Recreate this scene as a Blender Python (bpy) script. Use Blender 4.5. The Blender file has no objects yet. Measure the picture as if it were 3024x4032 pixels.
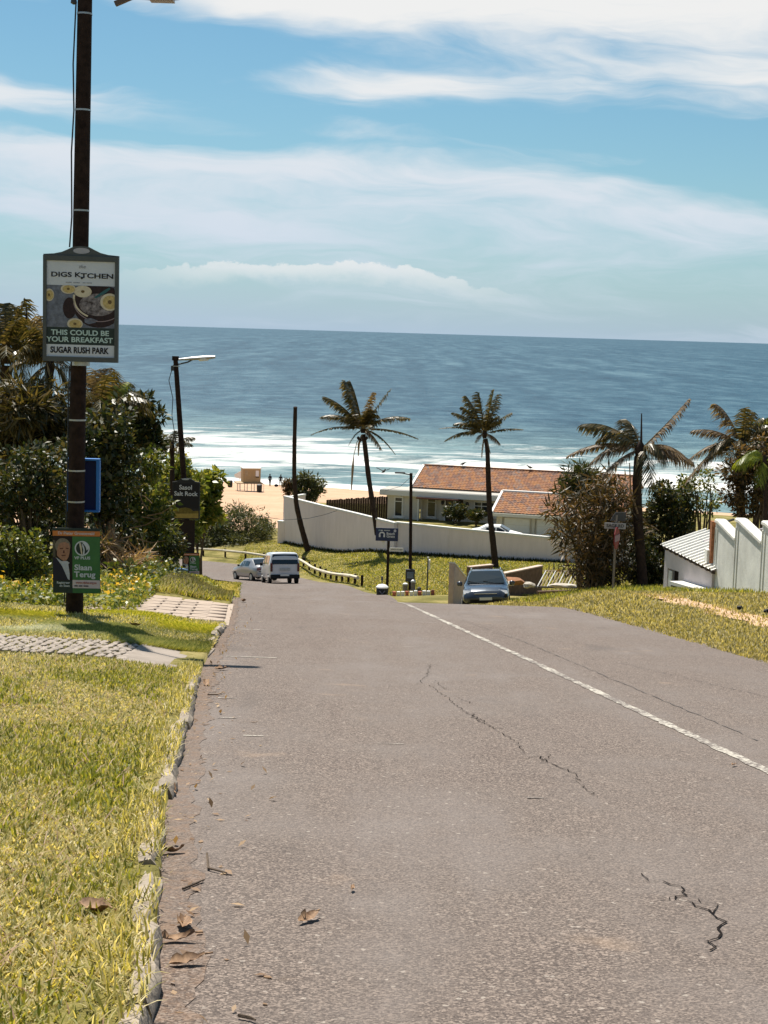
import bpy, bmesh, math, random
import numpy as np
from mathutils import Vector, Matrix

scene = bpy.context.scene
col = scene.collection
rnd = random.Random(7)
R = math.radians

# ------------------------------------------------------------------ camera
FPX = 1538.0
PITCH = math.atan((512 - 331.8) / FPX)
ROLL = R(1.68)
fw = Vector((0, math.cos(PITCH), -math.sin(PITCH)))
r0 = Vector((1, 0, 0)); u0 = r0.cross(fw)
rt = math.cos(ROLL) * r0 + math.sin(ROLL) * u0
up = -math.sin(ROLL) * r0 + math.cos(ROLL) * u0
CAM = Vector((0, 0, 1.6))
cd = bpy.data.cameras.new('camera'); cam = bpy.data.objects.new('camera', cd)
col.objects.link(cam)
m = Matrix((rt, up, -fw)).transposed().to_4x4(); m.translation = CAM
cam.matrix_world = m
cd.sensor_fit = 'VERTICAL'; cd.sensor_height = 24.0; cd.lens = 24.0 * FPX / 1024
cd.clip_start = 0.1; cd.clip_end = 90000
scene.camera = cam

# ------------------------------------------------------------------ light
SUN_AZ, SUN_EL = R(-19), R(58)
sv = Vector((math.sin(SUN_AZ) * math.cos(SUN_EL), math.cos(SUN_AZ) * math.cos(SUN_EL), math.sin(SUN_EL)))
sl = bpy.data.lights.new('sun', 'SUN'); sl.energy = 4.6; sl.angle = R(0.5); sl.color = (1.0, 0.94, 0.84)
so = bpy.data.objects.new('sun', sl); col.objects.link(so)
so.rotation_euler = sv.to_track_quat('Z', 'Y').to_euler(); so.location = (0, 0, 60)
vs = scene.view_settings
vs.view_transform = 'Standard'; vs.look = 'None'; vs.gamma = 1.0; vs.exposure = 0.72
vs.use_curve_mapping = False


class NT:
    """small node-tree helper"""
    def __init__(s, tree):
        s.t = tree; s.n = tree.nodes; s.l = tree.links
    def new(s, typ, **kw):
        nd = s.n.new(typ)
        for k, v in kw.items(): setattr(nd, k, v)
        return nd
    def put(s, sock, v):
        if v is None: return
        if isinstance(v, bpy.types.NodeSocket): s.l.new(v, sock)
        else:
            if sock.type == 'RGBA' and len(v) == 3: v = (*v, 1)
            sock.default_value = v
    def math(s, op, a, b=None, c=None, clamp=False):
        nd = s.new('ShaderNodeMath', operation=op, use_clamp=clamp)
        for i, v in enumerate((a, b, c)): s.put(nd.inputs[i], v)
        return nd.outputs[0]
    def vec(s, op, a, b=None):
        nd = s.new('ShaderNodeVectorMath', operation=op)
        s.put(nd.inputs[0], a); s.put(nd.inputs[1], b)
        return nd.outputs['Value'] if op in ('DOT_PRODUCT', 'LENGTH', 'DISTANCE') else nd.outputs[0]
    def comb(s, x, y, z):
        nd = s.new('ShaderNodeCombineXYZ')
        for i, v in enumerate((x, y, z)): s.put(nd.inputs[i], v)
        return nd.outputs[0]
    def sep(s, v):
        nd = s.new('ShaderNodeSeparateXYZ'); s.put(nd.inputs[0], v); return nd.outputs
    def noise(s, v, scale, detail=4, rough=0.55, dist=0.0):
        nd = s.new('ShaderNodeTexNoise'); s.put(nd.inputs['Vector'], v)
        nd.inputs['Scale'].default_value = scale; nd.inputs['Detail'].default_value = detail
        nd.inputs['Roughness'].default_value = rough; nd.inputs['Distortion'].default_value = dist
        return nd.outputs['Fac']
    def vor(s, v, scale, feature='F1', out='Distance', rand=1.0):
        nd = s.new('ShaderNodeTexVoronoi', feature=feature); s.put(nd.inputs['Vector'], v)
        nd.inputs['Scale'].default_value = scale; nd.inputs['Randomness'].default_value = rand
        return nd.outputs[out]
    def ramp(s, f, stops, interp='LINEAR'):
        nd = s.new('ShaderNodeValToRGB'); s.put(nd.inputs[0], f)
        cr = nd.color_ramp; cr.interpolation = interp
        while len(cr.elements) > 1: cr.elements.remove(cr.elements[-1])
        for i, (p, c) in enumerate(stops):
            e = cr.elements[0] if i == 0 else cr.elements.new(p)
            e.position = p
            e.color = (*c, 1) if hasattr(c, '__len__') else (c, c, c, 1)
        return nd.outputs[0]
    def mix(s, f, a, b, mode='MIX'):
        nd = s.new('ShaderNodeMix', data_type='RGBA', blend_type=mode)
        s.put(nd.inputs[0], f); s.put(nd.inputs[6], a); s.put(nd.inputs[7], b)
        return nd.outputs[2]
    def step(s, v, a, b):
        nd = s.new('ShaderNodeMapRange', interpolation_type='SMOOTHSTEP'); s.put(nd.inputs[0], v)
        nd.inputs[1].default_value = a; nd.inputs[2].default_value = b
        return nd.outputs[0]
    def bump(s, h, strength=0.4, dist=0.02):
        nd = s.new('ShaderNodeBump'); s.put(nd.inputs['Height'], h)
        nd.inputs['Strength'].default_value = strength; nd.inputs['Distance'].default_value = dist
        return nd.outputs[0]


# sky: daylight sky with high streaky cloud and a low line of cumulus over the sea
w = bpy.data.worlds.new('World'); scene.world = w; w.use_nodes = True
w.node_tree.nodes.clear()
N = NT(w.node_tree)
sky = N.new('ShaderNodeTexSky', sky_type='NISHITA'); sky.sun_disc = False
sky.sun_elevation = SUN_EL; sky.sun_rotation = SUN_AZ; sky.altitude = 20
sky.air_density = 1.0; sky.dust_density = 0.6; sky.ozone_density = 2.0
tc = N.new('ShaderNodeTexCoord')
d = N.sep(N.vec('NORMALIZE', tc.outputs['Generated']))
az = N.math('ARCTAN2', d[0], d[1]); el = N.math('ARCSINE', d[2])
el = N.math('MULTIPLY_ADD', az, 0.03, el)
elc = N.math('MAXIMUM', el, 0.0)
p0 = N.comb(az, el, 0)
warp = N.math('SUBTRACT', N.noise(N.comb(N.math('MULTIPLY', az, 5), N.math('MULTIPLY', el, 18), 3.1), 1.6, 3), 0.5)
ew = N.math('MULTIPLY_ADD', warp, 0.035, el)
pw = N.comb(N.math('MULTIPLY_ADD', warp, 0.10, az), ew, 0)
cir = N.noise(N.comb(N.math('MULTIPLY', az, 7), N.math('MULTIPLY', ew, 42), 0.7), 1.0, 7, 0.58, 0.6)
fine = N.noise(N.comb(N.math('MULTIPLY', az, 22), N.math('MULTIPLY', ew, 120), 1.7), 1.0, 5, 0.6, 0.4)
cov = N.math('MULTIPLY_ADD', N.math('SUBTRACT', cir, 0.5), 1.15, 0.40)
cov = N.math('MULTIPLY_ADD', N.math('SUBTRACT', fine, 0.5), 0.22, cov)
for (a0, e0, sa, se, amp) in [
        (0.09, 0.215, 0.20, 0.030, 0.75), (0.00, 0.158, 0.11, 0.012, 0.50), (0.22, 0.165, 0.08, 0.020, 0.40),
        (-0.24, 0.129, 0.10, 0.010, 0.55), (-0.17, 0.098, 0.16, 0.012, 0.50), (0.08, 0.097, 0.11, 0.011, 0.45),
        (-0.05, 0.2, 0.10, 0.014, 0.35), (0.0, 0.066, 0.5, 0.022, 0.30), (-0.15, 0.075, 0.2, 0.02, 0.25),
        (-0.17, 0.163, 0.10, 0.020, -0.75), (-0.17, 0.21, 0.12, 0.012, 0.35), (0.10, 0.132, 0.10, 0.008, -0.55), (0.2, 0.085, 0.12, 0.01, 0.25), (0.22, 0.108, 0.06, 0.014, -0.50),
        (-0.17, 0.1155, 0.12, 0.0035, -0.45), (0.24, 0.132, 0.05, 0.01, -0.4)]:
    dv = N.vec('MULTIPLY', N.vec('SUBTRACT', pw, (a0, e0, 0)), (1 / sa, 1 / se, 0))
    g = N.math('EXPONENT', N.math('MULTIPLY', N.vec('DOT_PRODUCT', dv, dv), -1.0))
    cov = N.math('MULTIPLY_ADD', g, amp, cov)
cl = N.step(cov, 0.30, 1.05)
# cumulus line, flat-bottomed, fading downwards
cn = N.noise(N.comb(N.math('MULTIPLY', az, 62), N.math('MULTIPLY', el, 90), 5.0), 1.0, 5, 0.6)
big = N.noise(N.comb(N.math('MULTIPLY', az, 11), 0.0, 8.3), 1.0, 2)
win = N.math('EXPONENT', N.math('MULTIPLY', N.math('POWER', N.math('DIVIDE', N.math('ADD', az, 0.045), 0.105), 4.0), -1.0))
top = N.math('MULTIPLY_ADD', win, 0.016, 0.026)
top = N.math('ADD', top, N.math('MULTIPLY', N.math('SUBTRACT', cn, 0.5), 0.016))
top = N.math('ADD', top, N.math('MULTIPLY', N.math('SUBTRACT', big, 0.5), 0.014))
below = N.step(N.math('SUBTRACT', top, el), 0.0, 0.0016)
fade = N.step(N.math('SUBTRACT', el, N.math('SUBTRACT', top, 0.016)), 0.0, 0.014)
cu = N.math('MULTIPLY', N.math('MULTIPLY', below, fade), win)
cu = N.math('MULTIPLY', cu, N.math('MULTIPLY_ADD', cn, 0.9, 0.25), clamp=True)
sb = N.mix(1.0, sky.outputs[0], (0.66, 1.0, 1.06), 'MULTIPLY')
hz = N.math('EXPONENT', N.math('MULTIPLY', elc, -16.0))
sb = N.mix(N.math('MULTIPLY', hz, 0.75), sb, (5.6, 7.1, 9.5))
cc = N.mix(N.step(el, 0.03, 0.2), (8.0, 8.9, 10.2), (11.2, 11.0, 10.7))
c1 = N.mix(N.math('MULTIPLY', cl, 0.92), sb, cc)
c2 = N.mix(cu, c1, (10.2, 10.4, 10.4))
bg = N.new('ShaderNodeBackground'); N.put(bg.inputs[0], c2); bg.inputs[1].default_value = 0.05
wo = N.new('ShaderNodeOutputWorld'); N.l.new(bg.outputs[0], wo.inputs[0])

# ------------------------------------------------------------------ materials
MATS = {}
def pmat(name, c, rough=0.7, spec=0.3, var=0.0, scale=4.0, bump=0.0, bscale=30.0, metal=0.0, c2=None, coat=0.0, det=5):
    if name in MATS: return MATS[name]
    mt = bpy.data.materials.new(name); mt.use_nodes = True
    n = NT(mt.node_tree); b = n.n['Principled BSDF']
    tcn = n.new('ShaderNodeTexCoord').outputs['Object']
    if var or c2:
        f = n.noise(tcn, scale, det, 0.6)
        lo = tuple(x * (1 - var) for x in c); hi = c2 if c2 else tuple(min(1, x * (1 + var)) for x in c)
        n.put(b.inputs['Base Color'], n.ramp(f, [(0.32, lo), (0.68, hi)]))
    else: n.put(b.inputs['Base Color'], c)
    if bump: n.put(b.inputs['Normal'], n.bump(n.noise(tcn, bscale, 4), bump, 0.02))
    b.inputs['Roughness'].default_value = rough; b.inputs['Specular IOR Level'].default_value = spec
    b.inputs['Metallic'].default_value = metal; b.inputs['Coat Weight'].default_value = coat
    MATS[name] = mt; return mt

def leafmat(name, cols, rough=0.42, trans=0.35, spec=0.45):
    mt = bpy.data.materials.new(name); mt.use_nodes = True
    n = NT(mt.node_tree); b = n.n['Principled BSDF']; out = n.n['Material Output']
    ri = n.new('ShaderNodeNewGeometry').outputs['Random Per Island']
    k = len(cols)
    c = n.ramp(ri, [(i / (k - 1), cc_) for i, cc_ in enumerate(cols)])
    n.put(b.inputs['Base Color'], c); b.inputs['Roughness'].default_value = rough
    b.inputs['Specular IOR Level'].default_value = spec
    tr = n.new('ShaderNodeBsdfTranslucent'); n.put(tr.inputs[0], n.mix(1.0, c, (1.5, 1.35, 0.6), 'MULTIPLY'))
    mx = n.new('ShaderNodeMixShader'); mx.inputs[0].default_value = trans
    n.l.new(b.outputs[0], mx.inputs[1]); n.l.new(tr.outputs[0], mx.inputs[2]); n.l.new(mx.outputs[0], out.inputs[0])
    MATS[name] = mt; return mt

M = {}
M['pole'] = pmat('creosoted_wood', (0.028, 0.016, 0.012), 0.85, 0.15, 0.5, 9, 0.4, 25)
M['steel'] = pmat('galvanised_steel', (0.42, 0.43, 0.43), 0.45, 0.5, 0.15, 8, metal=0.6)
M['darksteel'] = pmat('dark_steel', (0.05, 0.05, 0.055), 0.55, 0.4, 0.2, 8)
M['black'] = pmat('black_rubber', (0.015, 0.015, 0.016), 0.75, 0.3)
M['cable'] = pmat('cable_grey', (0.05, 0.05, 0.055), 0.7, 0.3)
M['frame'] = pmat('sign_frame_grey_green', (0.085, 0.09, 0.085), 0.6, 0.35, 0.12, 5)
M['paper'] = pmat('print_white', (0.62, 0.63, 0.66), 0.6, 0.3, 0.05, 4)
M['ink'] = pmat('print_black', (0.015, 0.013, 0.015), 0.6, 0.3)
M['dkgreen'] = pmat('print_dark_green', (0.028, 0.042, 0.036), 0.6, 0.3)
M['mint'] = pmat('print_mint', (0.50, 0.63, 0.58), 0.6, 0.3)
M['slate'] = pmat('print_slate', (0.16, 0.17, 0.21), 0.6, 0.3, 0.35, 14)
M['banana'] = pmat('print_banana', (0.55, 0.40, 0.16), 0.6, 0.3, 0.25, 40)
M['banana2'] = pmat('print_banana_rim', (0.66, 0.56, 0.40), 0.6, 0.3, 0.1, 30)
M['cocoa'] = pmat('print_cocoa', (0.03, 0.014, 0.014), 0.6, 0.3, 0.4, 22)
M['granola'] = pmat('print_granola', (0.03, 0.02, 0.02), 0.6, 0.3, 0, 17, c2=(0.34, 0.29, 0.29), det=3)
M['teal'] = pmat('print_teal', (0.04, 0.12, 0.13), 0.6, 0.3)
M['orange'] = pmat('print_orange', (0.62, 0.20, 0.05), 0.6, 0.3)
M['pgreen'] = pmat('print_green', (0.06, 0.17, 0.055), 0.6, 0.3, 0.1, 6)
M['navy'] = pmat('print_navy', (0.018, 0.016, 0.035), 0.6, 0.3)
M['skin'] = pmat('print_skin', (0.40, 0.20, 0.13), 0.6, 0.3, 0.18, 40)
M['greyhair'] = pmat('print_grey_hair', (0.22, 0.18, 0.14), 0.6, 0.3, 0.25, 60)
M['shirt'] = pmat('print_shirt', (0.50, 0.50, 0.56), 0.6, 0.3, 0.1, 30)
M['pink'] = pmat('print_pale_pink', (0.66, 0.54, 0.54), 0.6, 0.3)
M['redink'] = pmat('print_red', (0.42, 0.10, 0.06), 0.6, 0.3)
M['blue'] = pmat('blue_sheet', (0.02, 0.17, 0.52), 0.45, 0.4, 0.1, 5)
M['signblue'] = pmat('sign_navy', (0.018, 0.03, 0.085), 0.5, 0.4)
M['white'] = pmat('white_paint', (0.78, 0.77, 0.74), 0.6, 0.3, 0.05, 3)
M['plaster'] = pmat('white_plaster', (0.60, 0.59, 0.56), 0.85, 0.2, 0.09, 1.3, 0.15, 20)
M['plaster_r'] = pmat('weathered_plaster', (0.72, 0.71, 0.65), 0.85, 0.2, 0.16, 1.1, 0.3, 14)
M['shedwall'] = pmat('shed_plaster', (0.66, 0.59, 0.59), 0.85, 0.2, 0.12, 1.4, 0.2, 20)
M['houseplaster'] = pmat('house_plaster', (0.62, 0.58, 0.50), 0.85, 0.2, 0.06, 2)
M['trim'] = pmat('trim_white', (0.72, 0.70, 0.65), 0.6, 0.3)
M['glass'] = pmat('window_glass', (0.025, 0.03, 0.035), 0.08, 0.6)
M['doorwood'] = pmat('dark_timber', (0.05, 0.03, 0.022), 0.6, 0.3, 0.3, 6)
M['drivewall'] = pmat('brown_plaster', (0.60, 0.46, 0.38), 0.85, 0.2, 0.14, 2, 0.2, 25)
M['brickbrown'] = pmat('brown_brick', (0.16, 0.10, 0.07), 0.85, 0.2, 0.25, 5, 0.3, 20)
M['roofmetal'] = pmat('white_roof_sheet', (0.74, 0.72, 0.66), 0.5, 0.35, 0.06, 2)
M['timber'] = pmat('weathered_timber', (0.40, 0.31, 0.20), 0.8, 0.2, 0.2, 5, 0.3, 18)
M['ply'] = pmat('hut_board', (0.42, 0.30, 0.16), 0.75, 0.2, 0.1, 3)
M['lograil'] = pmat('pale_log', (0.62, 0.55, 0.42), 0.8, 0.2, 0.14, 3)
M['kerb'] = pmat('kerb_concrete', (0.34, 0.285, 0.225), 0.9, 0.15, 0.3, 6, 0.6, 22)
M['paver'] = pmat('pale_paver', (0.40, 0.32, 0.255), 0.9, 0.15, 0.12, 4, 0.3, 30)
M['cobble'] = pmat('cobble_stone', (0.33, 0.28, 0.235), 0.85, 0.2, 0.3, 7, 0.4, 30)
M['concrete'] = pmat('concrete', (0.29, 0.245, 0.205), 0.9, 0.15, 0.15, 3, 0.3, 25)
M['redbrick'] = pmat('painted_red', (0.45, 0.15, 0.10), 0.8, 0.2)
M['silver'] = pmat('silver_paint', (0.30, 0.295, 0.30), 0.3, 0.5, metal=0.35, coat=0.5)
M['vanwhite'] = pmat('van_white_paint', (0.62, 0.64, 0.68), 0.3, 0.5, coat=0.5)
M['suvblue'] = pmat('suv_slate_paint', (0.04, 0.052, 0.072), 0.25, 0.5, metal=0.4, coat=0.8)
M['carglass'] = pmat('car_glass', (0.012, 0.014, 0.016), 0.04, 0.7)
M['lampglass'] = pmat('lamp_glass', (0.75, 0.76, 0.78), 0.15, 0.6)
M['taillight'] = pmat('tail_light', (0.10, 0.012, 0.01), 0.25, 0.5)
M['chrome'] = pmat('chrome', (0.75, 0.75, 0.75), 0.15, 0.5, metal=1.0)
M['plate'] = pmat('plate_white', (0.7, 0.7, 0.66), 0.5, 0.3)
M['binbody'] = pmat('bin_dark', (0.02, 0.024, 0.024), 0.6, 0.3)
M['stone'] = pmat('rubble_stone', (0.5, 0.45, 0.38), 0.9, 0.1, 0.2, 6, 0.4, 12)
M['soil'] = pmat('red_soil', (0.30, 0.15, 0.085), 0.95, 0.1, 0.25, 5, 0.4, 15)
M['trunk'] = pmat('palm_trunk', (0.045, 0.03, 0.024), 0.9, 0.1, 0.35, 7, 0.7, 16)
M['bark'] = pmat('bark', (0.10, 0.075, 0.055), 0.9, 0.1, 0.35, 6, 0.6, 18)
M['stalk'] = pmat('dry_stalk', (0.30, 0.20, 0.12), 0.9, 0.1, 0.3, 5)
M['cloth1'] = pmat('dark_cloth', (0.02, 0.02, 0.026), 0.9, 0.1)
M['cloth2'] = pmat('dark_wetsuit', (0.018, 0.018, 0.02), 0.7, 0.2)
M['sailwhite'] = pmat('white_board', (0.85, 0.84, 0.8), 0.5, 0.3)
M['bird'] = pmat('dark_feather', (0.04, 0.035, 0.033), 0.8, 0.2)
M['dryleaf'] = pmat('dry_leaf', (0.10, 0.045, 0.022), 0.7, 0.25, 0.3, 28, c2=(0.48, 0.30, 0.17))
M['bluelitter'] = pmat('blue_plastic', (0.16, 0.28, 0.45), 0.5, 0.3)
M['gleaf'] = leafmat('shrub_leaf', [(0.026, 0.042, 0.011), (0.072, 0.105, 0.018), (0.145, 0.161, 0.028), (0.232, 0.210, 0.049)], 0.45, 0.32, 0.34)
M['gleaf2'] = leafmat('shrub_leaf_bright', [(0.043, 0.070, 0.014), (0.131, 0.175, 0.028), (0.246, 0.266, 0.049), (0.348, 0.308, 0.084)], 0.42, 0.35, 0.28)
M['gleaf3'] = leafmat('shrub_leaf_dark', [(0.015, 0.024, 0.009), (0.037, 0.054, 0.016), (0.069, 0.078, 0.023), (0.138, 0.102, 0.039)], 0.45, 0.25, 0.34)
M['brleaf'] = leafmat('brownish_leaf', [(0.024, 0.021, 0.010), (0.066, 0.052, 0.018), (0.132, 0.086, 0.036), (0.228, 0.138, 0.072)], 0.5, 0.25, 0.3)
M['casleaf'] = leafmat('grey_green_leaf', [(0.033, 0.046, 0.018), (0.078, 0.091, 0.034), (0.130, 0.130, 0.052)], 0.55, 0.25, 0.2)
M['pfrond'] = leafmat('palm_leaflet', [(0.03, 0.032, 0.01), (0.065, 0.06, 0.018), (0.13, 0.10, 0.035), (0.24, 0.17, 0.08)], 0.4, 0.3, 0.4)
M['pfrondg'] = leafmat('palm_leaflet_green', [(0.10, 0.14, 0.015), (0.20, 0.25, 0.03), (0.30, 0.33, 0.05)], 0.4, 0.45, 0.4)
M['pfrondd'] = leafmat('palm_leaflet_dry', [(0.09, 0.06, 0.035), (0.2, 0.14, 0.08), (0.34, 0.25, 0.16)], 0.55, 0.3, 0.3)
M['grassL'] = leafmat('verge_grass', [(0.10, 0.105, 0.02), (0.25, 0.245, 0.05), (0.40, 0.355, 0.11), (0.56, 0.48, 0.21), (0.72, 0.63, 0.38), (0.42, 0.38, 0.12)], 0.5, 0.42, 0.3)
M['grassG'] = leafmat('lawn_grass', [(0.09, 0.115, 0.016), (0.21, 0.235, 0.03), (0.33, 0.325, 0.055), (0.50, 0.44, 0.13)], 0.5, 0.4, 0.3)
M['grassY'] = leafmat('dry_verge_grass', [(0.15, 0.14, 0.045), (0.31, 0.27, 0.10), (0.47, 0.40, 0.19), (0.62, 0.54, 0.33)], 0.55, 0.38, 0.25)
M['flower'] = leafmat('yellow_petal', [(0.55, 0.36, 0.05), (0.75, 0.5, 0.1)], 0.6, 0.35, 0.2)
M['dryclump'] = leafmat('straw', [(0.16, 0.09, 0.05), (0.34, 0.22, 0.13), (0.5, 0.36, 0.22)], 0.6, 0.25, 0.2)


def surf(name, fn, rough=0.9, spec=0.2):
    mt = bpy.data.materials.new(name); mt.use_nodes = True
    n = NT(mt.node_tree); b = n.n['Principled BSDF']
    pos = n.new('ShaderNodeNewGeometry').outputs['Position']
    c, h, st, di = fn(n, pos)
    n.put(b.inputs['Base Color'], c)
    if h is not None: n.put(b.inputs['Normal'], n.bump(h, st, di))
    b.inputs['Roughness'].default_value = rough; b.inputs['Specular IOR Level'].default_value = spec
    return mt

def f_asphalt(n, p):
    v = n.vor(p, 112, out='Color'); g = n.sep(v)[0]; g2 = n.sep(n.vor(p, 230, out='Color'))[0]
    big = n.noise(p, 0.22, 4, 0.6); mid = n.noise(p, 1.7, 6, 0.7); pat = n.noise(n.vec('MULTIPLY', p, (1.0, 0.55, 1)), 0.55, 5, 0.62, 0.4)
    streak = n.noise(n.vec('MULTIPLY', n.vec('ADD', p, (3, 0, 0)), (1.6, 0.06, 1)), 1.1, 4, 0.6)
    f = n.math('MULTIPLY_ADD', big, 0.35, n.math('MULTIPLY_ADD', pat, 0.3, n.math('MULTIPLY_ADD', mid, 0.15, n.math('MULTIPLY', streak, 0.2))))
    base = n.ramp(f, [(0.40, (0.092, 0.067, 0.054)), (0.50, (0.122, 0.096, 0.081)), (0.60, (0.165, 0.139, 0.125))])
    worn = n.step(f, 0.44, 0.56)          # polished places show less stone
    amt = n.math('MULTIPLY_ADD', worn, -0.35, 0.66)
    c = n.mix(n.math('MULTIPLY', n.step(g, 0.50, 1.0), amt), base, (0.36, 0.285, 0.235))
    c = n.mix(n.math('MULTIPLY', n.step(g, 0.42, 0.0), amt), c, (0.030, 0.022, 0.02))
    c = n.mix(n.math('MULTIPLY', n.step(g2, 0.75, 1.0), 0.35), c, (0.30, 0.24, 0.2))
    sp = n.sep(n.vor(p, 62, out='Color'))[1]
    c = n.mix(n.math('MULTIPLY', n.step(sp, 0.990, 0.998), 0.5), c, (0.46, 0.40, 0.34))
    sand = n.math('MULTIPLY', n.step(n.noise(n.vec('ADD', p, (5, 0, 0)), 1.3, 5), 0.64, 0.76), 0.4)
    c = n.mix(sand, c, (0.34, 0.24, 0.165))
    oil = n.math('MULTIPLY', n.step(n.noise(n.vec('MULTIPLY', n.vec('ADD', p, (9, 4, 0)), (1.0, 0.35, 1)), 0.9, 4), 0.60, 0.72), 0.35)
    c = n.mix(oil, c, (0.055, 0.044, 0.04))
    return c, n.math('ADD', n.vor(p, 78), n.math('MULTIPLY', mid, 0.6)), 0.6, 0.008
M['asphalt'] = surf('asphalt', f_asphalt, 0.82, 0.25)

def f_dirt(n, p):
    c, h, a, b = f_asphalt(n, p)
    k = n.step(n.math('MULTIPLY_ADD', n.noise(p, 9, 5, 0.7), 0.6, n.math('MULTIPLY', n.noise(p, 60, 3), 0.4)), 0.42, 0.62)
    return n.mix(n.math('MULTIPLY', k, 0.6), c, (0.22, 0.145, 0.10)), h, a, b
M['dirt'] = surf('gutter_dirt', f_dirt, 0.9, 0.15)

def f_line(n, p):
    f = n.noise(p, 26, 5, 0.7); f2 = n.noise(p, 3, 4)
    k = n.step(n.math('MULTIPLY_ADD', f2, 0.6, f), 0.72, 0.92)
    return n.mix(k, (0.15, 0.125, 0.11), (0.50, 0.46, 0.39)), n.noise(p, 80, 3), 0.4, 0.006
M['line'] = surf('worn_road_paint', f_line, 0.8, 0.25)

def f_ground(n, p):
    a = n.noise(p, 0.7, 5, 0.6); b = n.noise(p, 14, 5, 0.7)
    f = n.math('MULTIPLY_ADD', a, 0.6, n.math('MULTIPLY', b, 0.4))
    c = n.ramp(f, [(0.36, (0.09, 0.085, 0.02)), (0.5, (0.19, 0.165, 0.05)), (0.62, (0.33, 0.265, 0.11))])
    return c, b, 0.6, 0.05
M['ground'] = surf('turf_soil', f_ground, 0.95, 0.1)

def f_sand(n, p):
    a = n.noise(p, 0.12, 4); b = n.noise(p, 1.1, 5, 0.65)
    return n.ramp(n.math('MULTIPLY_ADD', a, 0.5, n.math('MULTIPLY', b, 0.5)), [(0.38, (0.47, 0.30, 0.19)), (0.62, (0.58, 0.39, 0.26))]), b, 0.4, 0.15
M['sand'] = surf('beach_sand', f_sand, 0.95, 0.1)

def f_roof(n, p):
    v = n.sep(n.vor(n.vec('MULTIPLY', p, (3.2, 1, 4.5)), 1.0, out='Color'))[0]
    a = n.noise(p, 0.6, 5, 0.7)
    f = n.math('MULTIPLY_ADD', v, 0.45, n.math('MULTIPLY', a, 0.6))
    return n.ramp(f, [(0.28, (0.17, 0.105, 0.085)), (0.46, (0.29, 0.135, 0.075)), (0.60, (0.37, 0.17, 0.07)), (0.78, (0.22, 0.16, 0.14))]), a, 0.3, 0.03
M['rooftile'] = surf('clay_roof_tile', f_roof, 0.85, 0.2)

def f_wallB(n, p):
    a = n.noise(p, 0.25, 4); b = n.noise(n.vec('MULTIPLY', p, (2, 2, 0.35)), 1.5, 5, 0.65)
    return n.ramp(n.math('MULTIPLY_ADD', a, 0.4, n.math('MULTIPLY', b, 0.6)), [(0.35, (0.76, 0.64, 0.60)), (0.65, (0.88, 0.75, 0.71))]), b, 0.1, 0.02
M['wallB'] = surf('boundary_plaster', f_wallB, 0.85, 0.2)

def f_sea(n, p):
    x, y, z = n.sep(p)
    q = n.math('MULTIPLY_ADD', x, 0.38, y)
    # swell and chop at several sizes, so that ripples read near and far
    def chop(sc, ax, ay, d=4): return n.noise(n.vec('MULTIPLY', p, (ax, ay, 1)), sc, d, 0.65, 0.4)
    w1 = chop(0.35, 0.4, 1.0); w2 = chop(0.10, 0.7, 0.8); w3 = chop(0.10, 1.0, 0.35, 5); w4 = chop(0.05, 1.0, 0.14, 6); w5 = chop(0.022, 1.0, 0.07, 6)
    wv = n.math('MULTIPLY_ADD', w1, 0.35, n.math('MULTIPLY_ADD', w2, 0.35, n.math('MULTIPLY', w3, 0.3)))
    wf = n.math('MULTIPLY_ADD', w3, 0.35, n.math('MULTIPLY_ADD', w4, 0.35, n.math('MULTIPLY', w5, 0.3)))
    wa = n.mix(n.step(q, 350, 1300), wv, wf)
    tur = n.step(q, 480, 270)
    deep = n.ramp(wa, [(0.40, (0.010, 0.044, 0.076)), (0.5, (0.026, 0.078, 0.118)), (0.60, (0.080, 0.155, 0.195))])
    sh = n.ramp(wv, [(0.40, (0.060, 0.120, 0.140)), (0.60, (0.19, 0.285, 0.29))])
    c = n.mix(tur, deep, sh)
    # foam: where waves break, banded along the shore and torn by the chop
    qw = n.math('ADD', q, n.math('MULTIPLY', n.math('SUBTRACT', n.noise(p, 0.022, 3), 0.5), 34))
    f1 = n.math('DIVIDE', n.math('SUBTRACT', qw, 225), 200, clamp=True)
    band = n.ramp(f1, [(0.0, 0.75), (0.03, 0.62), (0.06, 0.36), (0.13, 0.34), (0.17, 0.42), (0.21, 0.36), (0.245, 0.60), (0.275, 0.66), (0.30, 0.58),
                       (0.345, 0.40), (0.42, 0.42), (0.46, 0.50), (0.50, 0.42), (0.56, 0.40), (0.62, 0.30), (0.8, 0.24), (1.0, 0.17)])
    left = n.math('MULTIPLY', n.math('MULTIPLY', n.step(x, 20, -60), 0.04), n.step(q, 400, 330))
    t1 = n.noise(n.vec('MULTIPLY', p, (0.28, 1.1, 1)), 0.22, 8, 0.70, 0.8); t2 = n.noise(n.vec('MULTIPLY', p, (0.35, 1.0, 1)), 0.06, 4, 0.6, 0.5)
    tear = n.math('MULTIPLY_ADD', t1, 0.8, n.math('MULTIPLY', t2, 0.45))
    foam = n.step(n.math('ADD', tear, n.math('ADD', band, left)), 1.0, 1.23)
    caps = n.math('MULTIPLY', n.step(n.noise(n.vec('MULTIPLY', p, (0.35, 1.3, 1)), 0.05, 5, 0.7), 0.71, 0.78), 0.7)
    foam = n.math('MAXIMUM', foam, caps)
    c = n.mix(foam, c, (0.80, 0.78, 0.73))
    h = n.math('MULTIPLY_ADD', w1, 1.0, n.math('MULTIPLY', n.noise(p, 0.9, 4, 0.6), 0.25))
    return c, h, 0.8, 1.2
M['sea'] = surf('sea_water', f_sea, 0.45, 0.07)

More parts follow.
